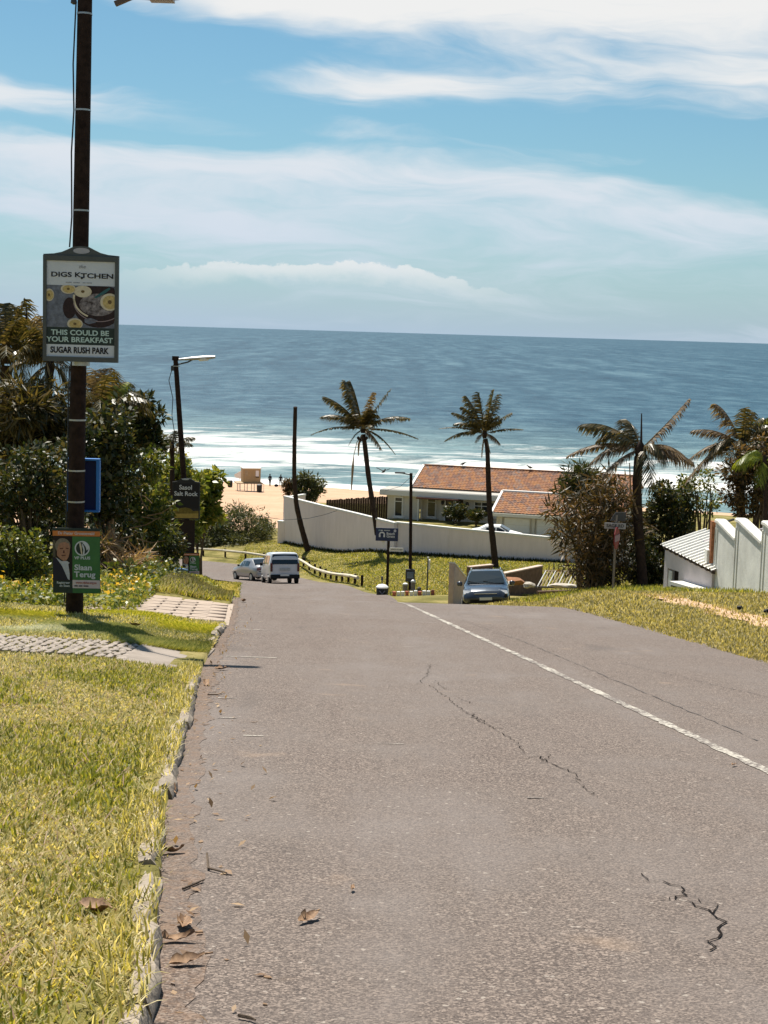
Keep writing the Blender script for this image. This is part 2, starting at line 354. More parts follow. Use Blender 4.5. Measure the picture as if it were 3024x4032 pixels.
# ------------------------------------------------------------------ helpers
def mesh_np(name, V, Fq, mat=None, smooth=False):
    """mesh from numpy verts (n,3) and faces (m,k), k = 3 or 4"""
    V = np.asarray(V, dtype=np.float32); Fq = np.asarray(Fq, dtype=np.int32)
    me = bpy.data.meshes.new(name); k = Fq.shape[1]
    me.vertices.add(len(V)); me.vertices.foreach_set('co', V.ravel())
    me.loops.add(Fq.size); me.loops.foreach_set('vertex_index', Fq.ravel())
    me.polygons.add(len(Fq))
    me.polygons.foreach_set('loop_start', np.arange(len(Fq), dtype=np.int32) * k)
    if smooth: me.polygons.foreach_set('use_smooth', np.ones(len(Fq), dtype=bool))
    me.update(calc_edges=True); me.validate()
    if mat: me.materials.append(mat)
    return me

def setp(o, label=None, cat=None, group=None, kind=None):
    if label: o['label'] = label
    if cat: o['category'] = cat
    if group: o['group'] = group
    if kind: o['kind'] = kind
    return o

def link(name, me, parent=None, loc=None, rot=None):
    o = bpy.data.objects.new(name, me); col.objects.link(o)
    if parent is not None: o.parent = parent
    if loc is not None: o.location = loc
    if rot is not None: o.rotation_euler = rot
    return o

def root(name, loc, rz=0.0, label=None, cat=None, group=None, rot=None):
    o = bpy.data.objects.new(name, None); col.objects.link(o); o.location = loc
    o.rotation_euler = rot if rot else (0, 0, rz); o.empty_display_size = 0.2
    return setp(o, label, cat, group)

def copy_tree(o, parent=None):
    c = o.copy(); col.objects.link(c); c.parent = parent
    for ch in list(o.children): copy_tree(ch, c)
    return c

class MB:
    def __init__(s): s.v = []; s.f = []
    def add(s, vs_, fs):
        b = len(s.v); s.v += [tuple(p) for p in vs_]; s.f += [tuple(i + b for i in f) for f in fs]; return s
    def box(s, c, sz, rot=None):
        hx, hy, hz = (t / 2 for t in sz)
        P = [Vector((x * hx, y * hy, z * hz)) for z in (-1, 1) for y in (-1, 1) for x in (-1, 1)]
        if rot is not None: P = [rot @ p for p in P]
        P = [p + Vector(c) for p in P]
        return s.add(P, [(0, 2, 3, 1), (4, 5, 7, 6), (0, 1, 5, 4), (2, 6, 7, 3), (0, 4, 6, 2), (1, 3, 7, 5)])
    def tube(s, pts, rad, n=8, cap=True):
        pts = [Vector(p) for p in pts]; k = len(pts)
        rad = [rad] * k if not hasattr(rad, '__len__') else rad
        vs_ = []; T0 = None
        for i, p in enumerate(pts):
            t = (pts[min(i + 1, k - 1)] - pts[max(i - 1, 0)]).normalized()
            if T0 is None: a = t.orthogonal().normalized()
            else: a = (a - t * a.dot(t)).normalized()
            T0 = t; b = t.cross(a)
            for j in range(n):
                th = 2 * math.pi * j / n
                vs_.append(p + (a * math.cos(th) + b * math.sin(th)) * rad[i])
        fs = [(i * n + j, i * n + (j + 1) % n, (i + 1) * n + (j + 1) % n, (i + 1) * n + j) for i in range(k - 1) for j in range(n)]
        if cap: fs += [tuple(range(n - 1, -1, -1)), tuple((k - 1) * n + j for j in range(n))]
        return s.add(vs_, fs)
    def poly(s, P): return s.add(P, [tuple(range(len(P)))])
    def prism(s, P, d):
        """extrude polygon P (list of 3d points) by vector d"""
        n = len(P); d = Vector(d); A = [Vector(p) for p in P]; B = [p + d for p in A]
        return s.add(A + B, [tuple(range(n - 1, -1, -1)), tuple(range(n, 2 * n))] + [(i, (i + 1) % n, n + (i + 1) % n, n + i) for i in range(n)])
    def lathe(s, prof, n=16, c=(0, 0, 0)):
        vs_ = [(c[0] + r * math.cos(2 * math.pi * j / n), c[1] + r * math.sin(2 * math.pi * j / n), c[2] + z) for r, z in prof for j in range(n)]
        k = len(prof)
        fs = [(i * n + j, i * n + (j + 1) % n, (i + 1) * n + (j + 1) % n, (i + 1) * n + j) for i in range(k - 1) for j in range(n)]
        fs += [tuple(range(n - 1, -1, -1)), tuple((k - 1) * n + j for j in range(n))]
        return s.add(vs_, fs)
    def mesh(s, name, mat, smooth=False, bevel=0.0, angle=None):
        me = bpy.data.meshes.new(name); me.from_pydata(s.v, [], s.f)
        bm = bmesh.new(); bm.from_mesh(me)
        bmesh.ops.recalc_face_normals(bm, faces=bm.faces)
        if bevel: bmesh.ops.bevel(bm, geom=list(bm.edges), offset=bevel, segments=1, affect='EDGES')
        if smooth:
            for f in bm.faces: f.smooth = True
        bm.to_mesh(me); bm.free()
        if smooth and angle is not None: me.set_sharp_from_angle(angle=angle)
        me.materials.append(mat); return me
    def build(s, name, mat, parent=None, smooth=False, bevel=0.0, angle=R(40), loc=None, rot=None):
        return link(name, s.mesh(name, mat, smooth, bevel, angle), parent, loc, rot)

_tx = {}
def text(name, body, size, mat, parent, loc, align='CENTER', rotz=0, sx=1.0, bold=0.0, ext=0.001, shear=0.0):
    """flat lettering in the local xz plane, facing -y"""
    cu_ = bpy.data.curves.new(name, 'FONT'); cu_.body = body; cu_.size = size; cu_.align_x = align; cu_.align_y = 'CENTER'
    cu_.extrude = ext; cu_.offset = bold; cu_.space_line = 0.85; cu_.shear = shear; cu_.resolution_u = 3
    to = bpy.data.objects.new(name + '_src', cu_); col.objects.link(to)
    dg = bpy.context.evaluated_depsgraph_get()
    me = bpy.data.meshes.new_from_object(to.evaluated_get(dg)); bpy.data.objects.remove(to)
    me.transform(Matrix.Rotation(R(90), 4, 'X') @ Matrix.Diagonal((sx, 1, 1, 1)))
    me.materials.clear(); me.materials.append(mat)
    return link(name, me, parent, loc)

def at(px, py, Y):
    dv = fw + rt * ((px - 384) / FPX) - up * ((py - 512) / FPX)
    return CAM + dv * (Y / dv.y)
K = 0.46293
def dd(x, y, Y): return at(x * K, y * K, Y)

# ------------------------------------------------------------------ terrain
def smooth_tab(pts, win=5.0):
    ys = np.arange(-10, 140, 0.5)
    z = np.interp(ys, [p[0] for p in pts], [p[1] for p in pts])
    k = int(win / 0.5) | 1
    ker = np.hanning(k + 2)[1:-1]; ker /= ker.sum()
    zp = np.pad(z, k, mode='reflect', reflect_type='odd'); zs = np.convolve(zp, ker, 'same')[k:-k]
    return lambda y: np.interp(y, ys, zs)
zr = smooth_tab([(-10, 1.27), (0, 0), (33, -4.2), (45, -6.55), (55, -8.42), (62, -9.65), (70, -10.75), (75, -11.4), (85, -12.75), (92, -13.75), (102, -14.95), (113, -15.65), (140, -17)], 7)
zl = smooth_tab([(-10, 1.42), (0, .15), (8, -.89), (16.5, -1.97), (22, -2.63), (30, -3.62), (36, -4.35), (45, -5.8), (57, -7.8), (70, -10.1), (80, -11.7), (88, -13.0), (140, -17)], 4)
zv = smooth_tab([(-10, 1.32), (0, .05), (19, -2.38), (36, -4.42), (46, -6.05), (55, -7.45), (58, -8.0), (62, -9.0), (66, -9.9), (75, -11.2), (140, -15)], 4)
Lx = lambda y: np.interp(y, [-10, 0, 4.7, 8.2, 16.5, 24.5, 28.7, 60, 75, 86, 140], [.4, -.32, -.69, -1.14, -1.92, -2.47, -2.85, -5.6, -7.05, -8.0, -12])
Rx = lambda y: np.interp(y, [-10, 0, 19, 25, 35, 50, 62, 75, 85, 140], [6.9, 6.2, 4.9, 4.45, 3.65, 2.2, 1.0, -.25, -1.35, -6])
Cx = lambda y: np.interp(y, [-10, 0, 10.2, 18, 24, 30, 40], [4.6, 3.65, 2.67, 1.91, 1.3, .7, -.3])

_cp = np.array([(-7, 75, -11.4), (-.3, 75, -11.35), (-8, 85, -12.7), (-1.4, 85, -12.55), (-10, 92, -13.7), (-5, 92, -13.7), (-12.3, 102, -14.93),
    (-6, 102, -14.85), (-7.1, 113, -15.62), (-14.4, 119, -16.1), (-11, 109, -15.5), (-25, 112, -16), (-40, 115, -16.5), (1.56, 82, -12.22),
    (.3, 80, -12.04), (-5.8, 117, -15.29), (-.2, 110, -14.12), (7.2, 97, -13.09), (12.3, 100, -13.19), (-8.2, 125, -15.54), (4, 92, -12.9),
    (-3, 105, -14.4), (5, 75, -11.1), (12, 75, -11.3), (20, 80, -12), (20, 100, -13.2), (30, 100, -13), (0, 140, -15.4), (15, 140, -15.4),
    (5, 125, -15.0), (20, 125, -15), (12, 110, -14.3), (-17, 195, -19.02), (-16.6, 222, -21.1), (-25, 240, -22.45), (0, 232, -22.45),
    (20, 225, -22.4), (-60, 200, -18), (-60, 254, -22.5), (60, 212, -22.5), (0, 180, -18), (30, 180, -18), (-30, 150, -17), (-20, 130, -16.6),
    (-10, 262, -24.2), (-70, 290, -24.5), (70, 240, -24.5), (80, 150, -17), (-80, 150, -16), (-12, 75, -10.8), (-20, 75, -10.5), (-14, 88, -13),
    (-25, 95, -14), (-10, 80, -11.9), (-60, 80, -10), (60, 80, -12), (5, 70, -10.3), (-7, 70, -10.5), (-12, 70, -9.9), (-9.5, 88, -13.1)])
def _tps(r2): return np.where(r2 > 1e-9, r2 * np.log(r2 + 1e-12), 0)
_P = _cp[:, :2] / 50.0; _n = len(_P)
_A = np.zeros((_n + 3, _n + 3))
_A[:_n, :_n] = _tps(((_P[:, None] - _P[None]) ** 2).sum(-1)) + np.eye(_n) * 1e-4
_A[:_n, _n] = 1; _A[:_n, _n + 1:] = _P; _A[_n, :_n] = 1; _A[_n + 1:, :_n] = _P.T
_W = np.linalg.solve(_A, np.concatenate([_cp[:, 2], [0, 0, 0]]))
def tps(x, y):
    q = np.stack([np.ravel(x), np.ravel(y)], 1) / 50.0
    out = np.empty(len(q))
    for i in range(0, len(q), 20000):
        s_ = q[i:i + 20000]
        out[i:i + 20000] = _tps(((s_[:, None] - _P[None]) ** 2).sum(-1)) @ _W[:_n] + _W[_n] + s_ @ _W[_n + 1:]
    return out.reshape(np.shape(x))
def sst(t): t = np.clip(t, 0, 1); return t * t * (3 - 2 * t)

def wob(y, a=0.0):
    return 0.5 * np.sin(y * 1.9 + a) + 0.3 * np.sin(y * 4.7 + 1 + a) + 0.2 * np.sin(y * 11.3 + 2 + a)

def ground(x, y, sink=True):
    """height of the land; under the road it sits just below the asphalt"""
    x = np.asarray(x, float); y = np.asarray(y, float)
    x, y = np.broadcast_arrays(x, y)
    L = Lx(y); Rr = Rx(y); z0 = zr(y)
    dl = L - x; dr = x - Rr
    drop = sst((y - 23.0) / .5) * sst((29.6 - y) / .6)          # dropped kerb at the paved drive
    lift = 0.06 * (1 - drop)
    zL = zl(y) + 0.02 * np.maximum(dl, 0) + 0.035 * np.maximum(dl - 3, 0)
    zL = zL * (1 - drop) + (z0 + 0.02 + 0.05 * np.clip(dl, 0, 30)) * drop
    left = (z0 + lift) + (zL - z0 - lift) * sst(dl / 1.4)
    zR = zv(y) + 0.012 * np.maximum(dr, 0)
    edge = z0 - 0.035 + np.clip(dr + 0.10 * wob(y), -0.3, 0.6) * 0.16
    right = edge + (zR - edge) * sst((dr - .1) / (2.2 + 5.5 * sst((y - 38) / 12.0)))
    z = np.where(dl > 0.01, left, np.where(dr > -0.25, right, z0 - 0.07))
    t = sst((y - 66) / 8.0)
    return z * (1 - t) + (tps(x, y) - 0.02) * t
def gz(x, y): return float(ground(x, y))
def roadz(x, y):
    t = sst((np.asarray(y, float) - 66) / 8.0)
    return zr(y) * (1 - t) + (tps(np.asarray(x, float), np.asarray(y, float)) + 0.03) * t

def grid_mesh(name, X, Y, Z, mat, keep=None):
    r_, c_ = X.shape
    V = np.stack([X, Y, Z], -1).reshape(-1, 3)
    i = np.arange(r_ * c_).reshape(r_, c_)
    Fq = np.stack([i[:-1, :-1], i[:-1, 1:], i[1:, 1:], i[1:, :-1]], -1).reshape(-1, 4)
    if keep is not None: Fq = Fq[keep(V[Fq].mean(1))]
    u_, inv = np.unique(Fq, return_inverse=True)
    return mesh_np(name, V[u_], inv.reshape(-1, 4), mat, True)

yrow = np.concatenate([np.arange(-6, 40, 0.25), np.arange(40, 130, 0.5), np.arange(130, 330, 2.0)])
offl = np.array([0, .02, .08, .16, .3, .45, .6, .75, .9, 1.05, 1.2, 1.4, 1.6, 1.8, 2.05, 2.3, 2.6, 3, 3.4, 3.8, 4.8, 6, 7.5, 9.5, 12, 15, 20, 28, 40, 60, 90])
offr = np.array([-.25, -.12, 0, .08, .16, .25, .35, .5, .7, 1, 1.4, 1.9, 2.5, 3.2, 4, 5, 6, 7.2, 8.6, 10, 12, 14, 17, 21, 27, 36, 50, 75, 110])
inn = np.array([.15, .35, .5, .65, .85])
YY = np.repeat(yrow[:, None], len(offl) + len(inn) + len(offr), 1)
XX = np.concatenate([Lx(yrow)[:, None] - offl[::-1][None], Lx(yrow)[:, None] + (Rx(yrow) - Lx(yrow))[:, None] * inn[None], Rx(yrow)[:, None] + offr[None]], 1)
ZZ = ground(XX, YY)
_r = np.random.RandomState(3)
ZZ += np.where((Lx(YY) - XX > .3) | (XX - Rx(YY) > .6), _r.uniform(-.008, .008, ZZ.shape) - .04, 0)
isand = lambda c: ((c[:, 1] > 133) & (c[:, 0] < -8.5)) | (c[:, 1] > 166)
terrain = link('grass_ground', grid_mesh('grass_ground', XX, YY, ZZ, M['ground'], lambda c: ~isand(c)))
setp(terrain, 'green and straw-coloured turf ground sloping down to the sea', kind='structure')
beach = link('beach', grid_mesh('beach', XX, YY, ZZ, M['sand'], isand))
setp(beach, 'pinkish sand beach below the road', kind='structure')

# road: straight steep part, then the bend to the left
ys = np.concatenate([np.arange(-6, 40, 0.5), np.arange(40, 75, 1.0)])
inner = [(float(Lx(y)) + .0, y) for y in ys]; outer = [(float(Rx(y)) + .35, y) for y in ys]
def resample(pts, n):
    P = np.array(pts, float); s_ = np.concatenate([[0], np.cumsum(np.hypot(*np.diff(P, axis=0).T))])
    t = np.linspace(0, s_[-1], n)
    Q = np.stack([np.interp(t, s_, P[:, 0]), np.interp(t, s_, P[:, 1])], 1)
    for _ in range(3): Q[1:-1] = (Q[:-2] + 2 * Q[1:-1] + Q[2:]) / 4
    return Q
bi = resample([(float(Lx(75)), 75), (-8.0, 86), (-9.3, 93), (-12.3, 100.5), (-18, 105.5), (-34, 110)], 40)
bo = resample([(float(Rx(75)) + .35, 75), (-1.7, 84), (-3.6, 92), (-5.6, 101), (-8.6, 110), (-12, 114), (-18, 117.5), (-36, 121)], 40)
inner = np.array(inner + [tuple(p) for p in bi]); outer = np.array(outer + [tuple(p) for p in bo])
tt = np.linspace(0, 1, 15)
RX = inner[:, :1] + (outer[:, :1] - inner[:, :1]) * tt[None]; RY = inner[:, 1:] + (outer[:, 1:] - inner[:, 1:]) * tt[None]
RZ = roadz(RX, RY)
road = link('road', grid_mesh('road', RX, RY, RZ, M['asphalt']))
setp(road, 'grey worn asphalt road running steeply downhill and bending left', kind='structure')

def ribbon(name, pts, wd, mat, parent, dz=0.004, jit=0.0, seed=1):
    """flat strip lying on the road along (x, y) points"""
    r_ = np.random.RandomState(seed); P = np.array(pts, float)
    t = np.gradient(P, axis=0); t /= np.linalg.norm(t, axis=1)[:, None] + 1e-9
    nn = np.stack([t[:, 1], -t[:, 0]], 1)
    wv_ = (wd if hasattr(wd, '__len__') else np.full(len(P), wd)) / 2
    A = P + nn * (wv_ + r_.uniform(-jit, jit, len(P)))[:, None]; B = P - nn * (wv_ + r_.uniform(-jit, jit, len(P)))[:, None]
    V = np.concatenate([np.c_[A, roadz(A[:, 0], A[:, 1]) + dz], np.c_[B, roadz(B[:, 0], B[:, 1]) + dz]])
    n = len(P); Fq = np.array([(i, i + 1, n + i + 1, n + i) for i in range(n - 1)])
    return link(name, mesh_np(name, V, Fq, mat), parent)
yl = np.arange(5, 40, 0.12)
setp(ribbon('centre_line', [(float(Cx(y)), y) for y in yl], 0.09, M['line'], road, 0.005, 0.016, 4), 'worn white centre line')
for i, (x0, x1, yy) in enumerate([(-1.82, -1.22, 17.9), (-2.2, -1.55, 22.6), (-2.36, -1.9, 24.4), (-1.3, -1.15, 12.2), (-1.45, -1.28, 13.6), (-1.0, -.85, 11.2), (.3, .62, 20.2), (.55, .95, 25.6), (.9, 1.0, 8.9), (-.05, .2, 11.0)]):
    ribbon('paint_fleck', [(x0, yy), (x0 * .5 + x1 * .5, yy + .01), (x1, yy)], 0.045 if i < 3 else 0.022, M['line'], road, 0.006, 0.008, i)
yg = np.arange(3.5, 34, .1)
for k_, (wd_, dz_) in enumerate([(.17, .003)]):
    rg = np.random.RandomState(9 + k_)
    wg = wd_ * (.5 + .45 * np.abs(wob(yg * .7, 1)) + rg.uniform(0, .35, len(yg)))
    Vg = np.concatenate([np.c_[Lx(yg) - .02, yg, roadz(Lx(yg), yg) + dz_], np.c_[Lx(yg) + wg, yg, roadz(Lx(yg) + wg, yg) + dz_]]); ng = len(yg)
    setp(link('gutter_dirt', mesh_np('gutter_dirt', Vg, np.array([(i, i + 1, ng + i + 1, ng + i) for i in range(ng - 1)]), M['dirt']), road), 'sandy brown dirt in the gutter')
# cracks in the asphalt
def crack(pts, wd, seed):
    r_ = random.Random(seed); out = []
    for (a, b) in zip(pts[:-1], pts[1:]):
        n = max(2, int(math.hypot(b[0] - a[0], b[1] - a[1]) / 0.05))
        for i in range(n):
            t = i / n; out.append((a[0] + (b[0] - a[0]) * t + r_.uniform(-.022, .022), a[1] + (b[1] - a[1]) * t + r_.uniform(-.02, .02)))
    out.append(pts[-1])
    return ribbon('crack', out, np.array([wd * .62 * r_.uniform(.25, 1.25) for _ in out]), pmat('crack_dark', (.02, .017, .016), 1.0, 0.0), road, 0.006)
def onroad(x, y):
    dv = fw + rt * ((x * K - 384) / FPX) - up * ((y * K - 512) / FPX)
    t = -1.6 / (dv.z + .127 * dv.y); p = CAM + dv * t
    return (p.x, p.y)
for i, (wd, pl) in enumerate([
        (.017, [(1425, 1905), (1470, 1915), (1475, 1935), (1455, 1942), (1490, 1952), (1540, 1975), (1562, 1995), (1555, 2015), (1540, 2035), (1533, 2055)]),
        (.012, [(1455, 1942), (1425, 1944)]), (.010, [(1500, 1945), (1545, 1955), (1540, 1975)]), (.008, [(1390, 1888), (1400, 1905), (1425, 1905)]),
        (.013, [(1135, 1640), (1165, 1632), (1180, 1647), (1215, 1660), (1245, 1675), (1255, 1697), (1290, 1722)]), (.010, [(1165, 1648), (1190, 1630)]),
        (.012, [(975, 1515), (1000, 1535), (1040, 1560)]), (.012, [(1020, 1540), (1045, 1560), (1070, 1575)]), (.010, [(905, 1478), (925, 1455), (930, 1435)]),
        (.010, [(930, 1480), (945, 1492), (980, 1515)]), (.010, [(1075, 1580), (1110, 1600), (1135, 1625)]), (.010, [(985, 1505), (1020, 1520)]),
        (.009, [(940, 1470), (965, 1490)]), (.008, [(1050, 1565), (1085, 1575)])]):
    crack([onroad(*p) for p in pl], wd, i)
# long seams in the right lane
for k, (pa, pb, wd) in enumerate([((1130, 1385), (1640, 1600), .022), ((1000, 1340), (1130, 1385), .016), ((1330, 1430), (1659, 1505), .016)]):
    a = onroad(*pa); b = onroad(*pb); n = 60; r_ = random.Random(k + 40)
    ribbon('seam', [(a[0] + (b[0] - a[0]) * i / n + r_.uniform(-.015, .015), a[1] + (b[1] - a[1]) * i / n) for i in range(n + 1)], np.array([wd * .7 * r_.uniform(.1, 1.2) for _ in range(n + 1)]),
           pmat('tar_seam', (0.085, 0.072, 0.066), 0.8), road, 0.005, 0.0, k)

# sea
qr = np.concatenate([np.arange(222, 380, 1.0), np.geomspace(380, 60000, 160)])
ac = np.linspace(-.62, .62, 240)
QQ, AA = np.meshgrid(qr, ac, indexing='ij')
SX = AA * QQ; SY = QQ - .38 * SX; SY = np.where(QQ > 2000, QQ - .38 * AA * 2000, SY)
qq = SY + .38 * SX
r_ = np.random.RandomState(5)
def ridge(q0, wd, h, f, ph): return h * (0.55 + 0.45 * np.sin(SX * f + ph)) * np.exp(-((qq - q0 - 5 * np.sin(SX * .031 + ph) - 2.5 * np.sin(SX * .11 + ph)) / wd) ** 2)
SZ = -22.5 + ridge(284, 4, .9, .02, 1) + ridge(262, 3, .35, .05, 2) + ridge(246, 2, .25, .06, 3) + ridge(313, 4, 1.3, .045, 5) + ridge(338, 5, .9, .03, .3) + ridge(366, 5, .6, .04, 4)
SZ += .12 * np.sin(qq * .35 + SX * .08) * np.clip((600 - QQ) / 300, 0, 1)
sea = link('sea', grid_mesh('sea', SX, SY, SZ, M['sea']))
setp(sea, 'blue sea with white surf reaching the horizon', kind='structure')

# ------------------------------------------------------------------ kerb, drives, small paving
kerb = root('kerb', (0, 0, 0)); setp(kerb, 'broken concrete kerb along the left edge of the road', kind='structure')
kms = []
for v in range(5):
    mb = MB(); rr = random.Random(v)
    n = 6
    prof = [(-.085, -.25), (-.085, .0), (-.06, .012), (-.025, .005), (0, -.04), (.005, -.25)]
    ring = []
    for i in range(n + 1):
        t = -0.46 + 0.92 * i / n
        for (x, z) in prof:
            e = (0 if z < -.2 else 1)
            ring.append((x + rr.uniform(-.018, .012) * e, t + (rr.uniform(-.03, .03) if i in (0, n) else 0), z + rr.uniform(-.018, .006) * e - (.012 if i in (0, n) else 0)))
    k = len(prof); fs = [(i * k + j, i * k + j + 1, (i + 1) * k + j + 1, (i + 1) * k + j) for i in range(n) for j in range(k - 1)]
    fs += [tuple(range(k)), tuple(n * k + j for j in range(k - 1, -1, -1))]
    mb.add(ring, fs); kms.append(mb.mesh('kerb_stone', M['kerb'], True, 0, R(30)))
yk = 2.2
while yk < 78:
    if not (15.2 < yk < 18.9 or 23.0 < yk < 29.6):
        x = float(Lx(yk)); x2 = float(Lx(yk + .5)); sl_ = (float(zr(yk + .5)) - float(zr(yk))) / .5
        o = link('kerb_stone', kms[rnd.randrange(5)], kerb, (x + rnd.uniform(-.02, .02), yk, float(zr(yk)) + .098 + rnd.uniform(-.025, .008)))
        o.rotation_euler = (math.atan(sl_) + rnd.uniform(-.03, .03), rnd.uniform(-.05, .05), -math.atan((x2 - x) / .5) + rnd.uniform(-.02, .02))
    yk += 0.97

# cobbled drive across the left verge
cob = MB(); rr = random.Random(5)
bs = bmesh.new(); bmesh.ops.create_icosphere(bs, subdivisions=1, radius=1)
sv_ = [tuple(v.co) for v in bs.verts]; sf_ = [tuple(v.index for v in f.verts) for f in bs.faces]; bs.free()
xx = -2.75
while xx > -8:
    yy = 15.9 + (xx + 2) * -.06
    while yy < 17.75 + (xx + 2) * -.06:
        px_, py_ = xx + rr.uniform(-.03, .03), yy + rr.uniform(-.03, .03); s1 = rr.uniform(.04, .058); g_ = gz(px_, py_)
        cob.add([(px_ + a * s1, py_ + b * s1, g_ - .008 + c * .03) for a, b, c in sv_], sf_)
        yy += .11
    xx -= .11
setp(cob.build('cobbles', M['cobble'], None, True), 'grey cobbled strip of driveway crossing the left grass verge', kind='stuff')
mb = MB()
A = [(-1.93, 15.3), (-2.75, 15.7), (-2.8, 18.35), (-2.05, 18.8)]
mb.prism([(x, y, float(zr(y)) + (.02 if i in (0, 3) else .13)) for i, (x, y) in enumerate(A)], (0, 0, -.2))
setp(mb.build('driveway_apron', M['concrete']), 'pale concrete apron where the cobbled drive meets the road', kind='structure')

drive = root('driveway', (0, 0, 0)); setp(drive, 'pale paved driveway between the pole and the far verge', kind='structure')
pm = MB().box((0, 0, 0), (.56, .42, .06)).mesh('paver', M['paver'], False, .012)
pvn = 0
for i in range(13):
    y = 23.55 + i * .45
    for j in range(4):
        x = float(Lx(y)) - .32 - j * .59 + (.29 if i % 2 else 0) - .3
        z = gz(x, y) + .025; sx_ = (gz(x + .2, y) - gz(x - .2, y)) / .4; sy_ = (gz(x, y + .2) - gz(x, y - .2)) / .4
        link('paver', pm, drive, (x, y, z), (math.atan(sy_) + rnd.uniform(-.015, .015), -math.atan(sx_), rnd.uniform(-.02, .02) + .085))
mb = MB()
A = [(float(Lx(23.2)) + .05, 23.2), (float(Lx(23.2)) - .33, 23.3), (float(Lx(29.4)) - .33, 29.3), (float(Lx(29.4)) + .05, 29.4)]
mb.prism([(x, y, float(zr(y)) + (.012 if i in (0, 3) else .05)) for i, (x, y) in enumerate(A)], (0, 0, -.15))
mb.build('driveway_lip', M['paver'], drive)

# ------------------------------------------------------------------ signs
def flat(name, P, y, mat, parent, clip=None):
    """flat print: polygon P of (x, z) at depth y, facing -y"""
    if clip: P = [(min(max(a, clip[0]), clip[1]), min(max(b, clip[2]), clip[3])) for a, b in P]
    return MB().poly([(a, y, b) for a, b in P]).build(name, mat, parent)
def rect(x0, x1, z0, z1): return [(x0, z0), (x1, z0), (x1, z1), (x0, z1)]
def ell(cx, cz, rx, rz, n=28, a0=0, a1=2 * math.pi):
    full = abs(a1 - a0 - 2 * math.pi) < 1e-6
    return [(cx + rx * math.cos(a0 + (a1 - a0) * i / (n if full else n - 1)), cz + rz * math.sin(a0 + (a1 - a0) * i / (n if full else n - 1))) for i in range(n)]
def arc_band(cx, cz, r1, r2, a0, a1, n=18, sx=1, sz=1):
    return [(cx + sx * r1 * math.cos(a0 + (a1 - a0) * i / n), cz + sz * r1 * math.sin(a0 + (a1 - a0) * i / n)) for i in range(n + 1)] + \
           [(cx + sx * r2 * math.cos(a1 + (a0 - a1) * i / n), cz + sz * r2 * math.sin(a1 + (a0 - a1) * i / n)) for i in range(n + 1)]
def ringflat(name, cx, cz, r1, r2, y, mat, parent, n=28):
    mb = MB(); P = []
    for i in range(n):
        a = 2 * math.pi * i / n
        P += [(cx + r1 * math.cos(a), y, cz + r1 * math.sin(a)), (cx + r2 * math.cos(a), y, cz + r2 * math.sin(a))]
    mb.add(P, [(2 * i, 2 * i + 1, (2 * i + 3) % (2 * n), (2 * i + 2) % (2 * n)) for i in range(n)])
    return mb.build(name, mat, parent)

def pole_thing(name, label, base, top, r0_, r1_, group):
    t = root(name, base, 0, label, 'street lamp', group)
    d_ = Vector(top) - Vector(base)
    MB().tube([Vector((0, 0, -.4)) - d_ * .0, d_ * .33, d_ * .66, d_], [r0_ * 1.03, r0_ * .92, r0_ * .5 + r1_ * .5, r1_], 14).build('pole', M['pole'], t, True)
    return t, d_

# --- nearest street lamp
b1 = dd(160, 1332, 22.0); b1.z = gz(b1.x, b1.y) - .02
t1 = dd(184, -25, 22.0); t1.z += .05
lamp1, dv1 = pole_thing('street_lamp', 'tall dark wooden street lamp pole carrying three signs, nearest on the left verge', b1, t1, .125, .100, 'wooden street lamp poles')
def on1(z): return dv1 * ((z - b1.z) / dv1.z)
def r1at(z): return .125 + (.100 - .125) * (z - b1.z) / dv1.z
for z in (dd(175, 30, 22).z, dd(178, 238, 22).z, dd(178, 455, 22).z, dd(168, 907, 22).z, dd(165, 1016, 22).z, dd(165, 1083, 22).z):
    p = on1(z); MB().tube([p - Vector((0, 0, .012)), p + Vector((0, 0, .012))], r1at(z) + .006, 14, False).build('band', M['steel'], lamp1)
zc = [dd(175, 8, 22).z, dd(175, 140, 22).z, dd(175, 240, 22).z, dd(175, 330, 22).z, dd(175, 470, 22).z, dd(175, 535, 22).z]
MB().tube([on1(z) + Vector((-r1at(z) - (.035 if i % 2 else .012), -.05, 0)) for i, z in enumerate(zc)], .012, 6).build('cable', M['cable'], lamp1)
zc = [dd(165, z_, 22).z for z_ in (790, 880, 985, 1060, 1140, 1300)]
MB().tube([on1(z) + Vector((-r1at(z) - (.012 if i % 2 else .006), -.03, 0)) for i, z in enumerate(zc)], .011, 6).build('conduit', M['cable'], lamp1)
zi = dd(170, 12, 22).z
MB().lathe([(.012, 0), (.045, .02), (.04, .06), (.015, .1)], 10, tuple(on1(zi) + Vector((-r1at(zi) - .04, -.06, 0)))).build('insulator', M['darksteel'], lamp1)
ph = on1(dd(270, 3, 22).z + .12)
arm = [ph + Vector((.1, -.05, -.30)), ph + Vector((.55, -.3, -.16)), ph + Vector((1.0, -.5, -.05))]
hx = dd(328, 1, 21.5) - b1
MB().tube([ph + Vector((0, 0, .0)), ph.lerp(hx, .5) + Vector((0, 0, .10)), hx + Vector((-.15, 0, .05))], .03, 8).build('arm', M['darksteel'], lamp1)
hd = MB()
sec = [(-.42, .05, .05), (-.30, .10, .08), (-.05, .15, .10), (.22, .15, .10), (.36, .12, .07)]
ringv = []
for (x, wv_, hv_) in sec:
    for k in range(10):
        a = 2 * math.pi * k / 10; ringv.append((hx.x + x, hx.y + wv_ * math.cos(a), hx.z + .06 + hv_ * max(math.sin(a), -.35)))
hd.add(ringv, [(i * 10 + k, i * 10 + (k + 1) % 10, (i + 1) * 10 + (k + 1) % 10, (i + 1) * 10 + k) for i in range(4) for k in range(10)] + [tuple(range(10)), tuple(40 + k for k in range(10))])
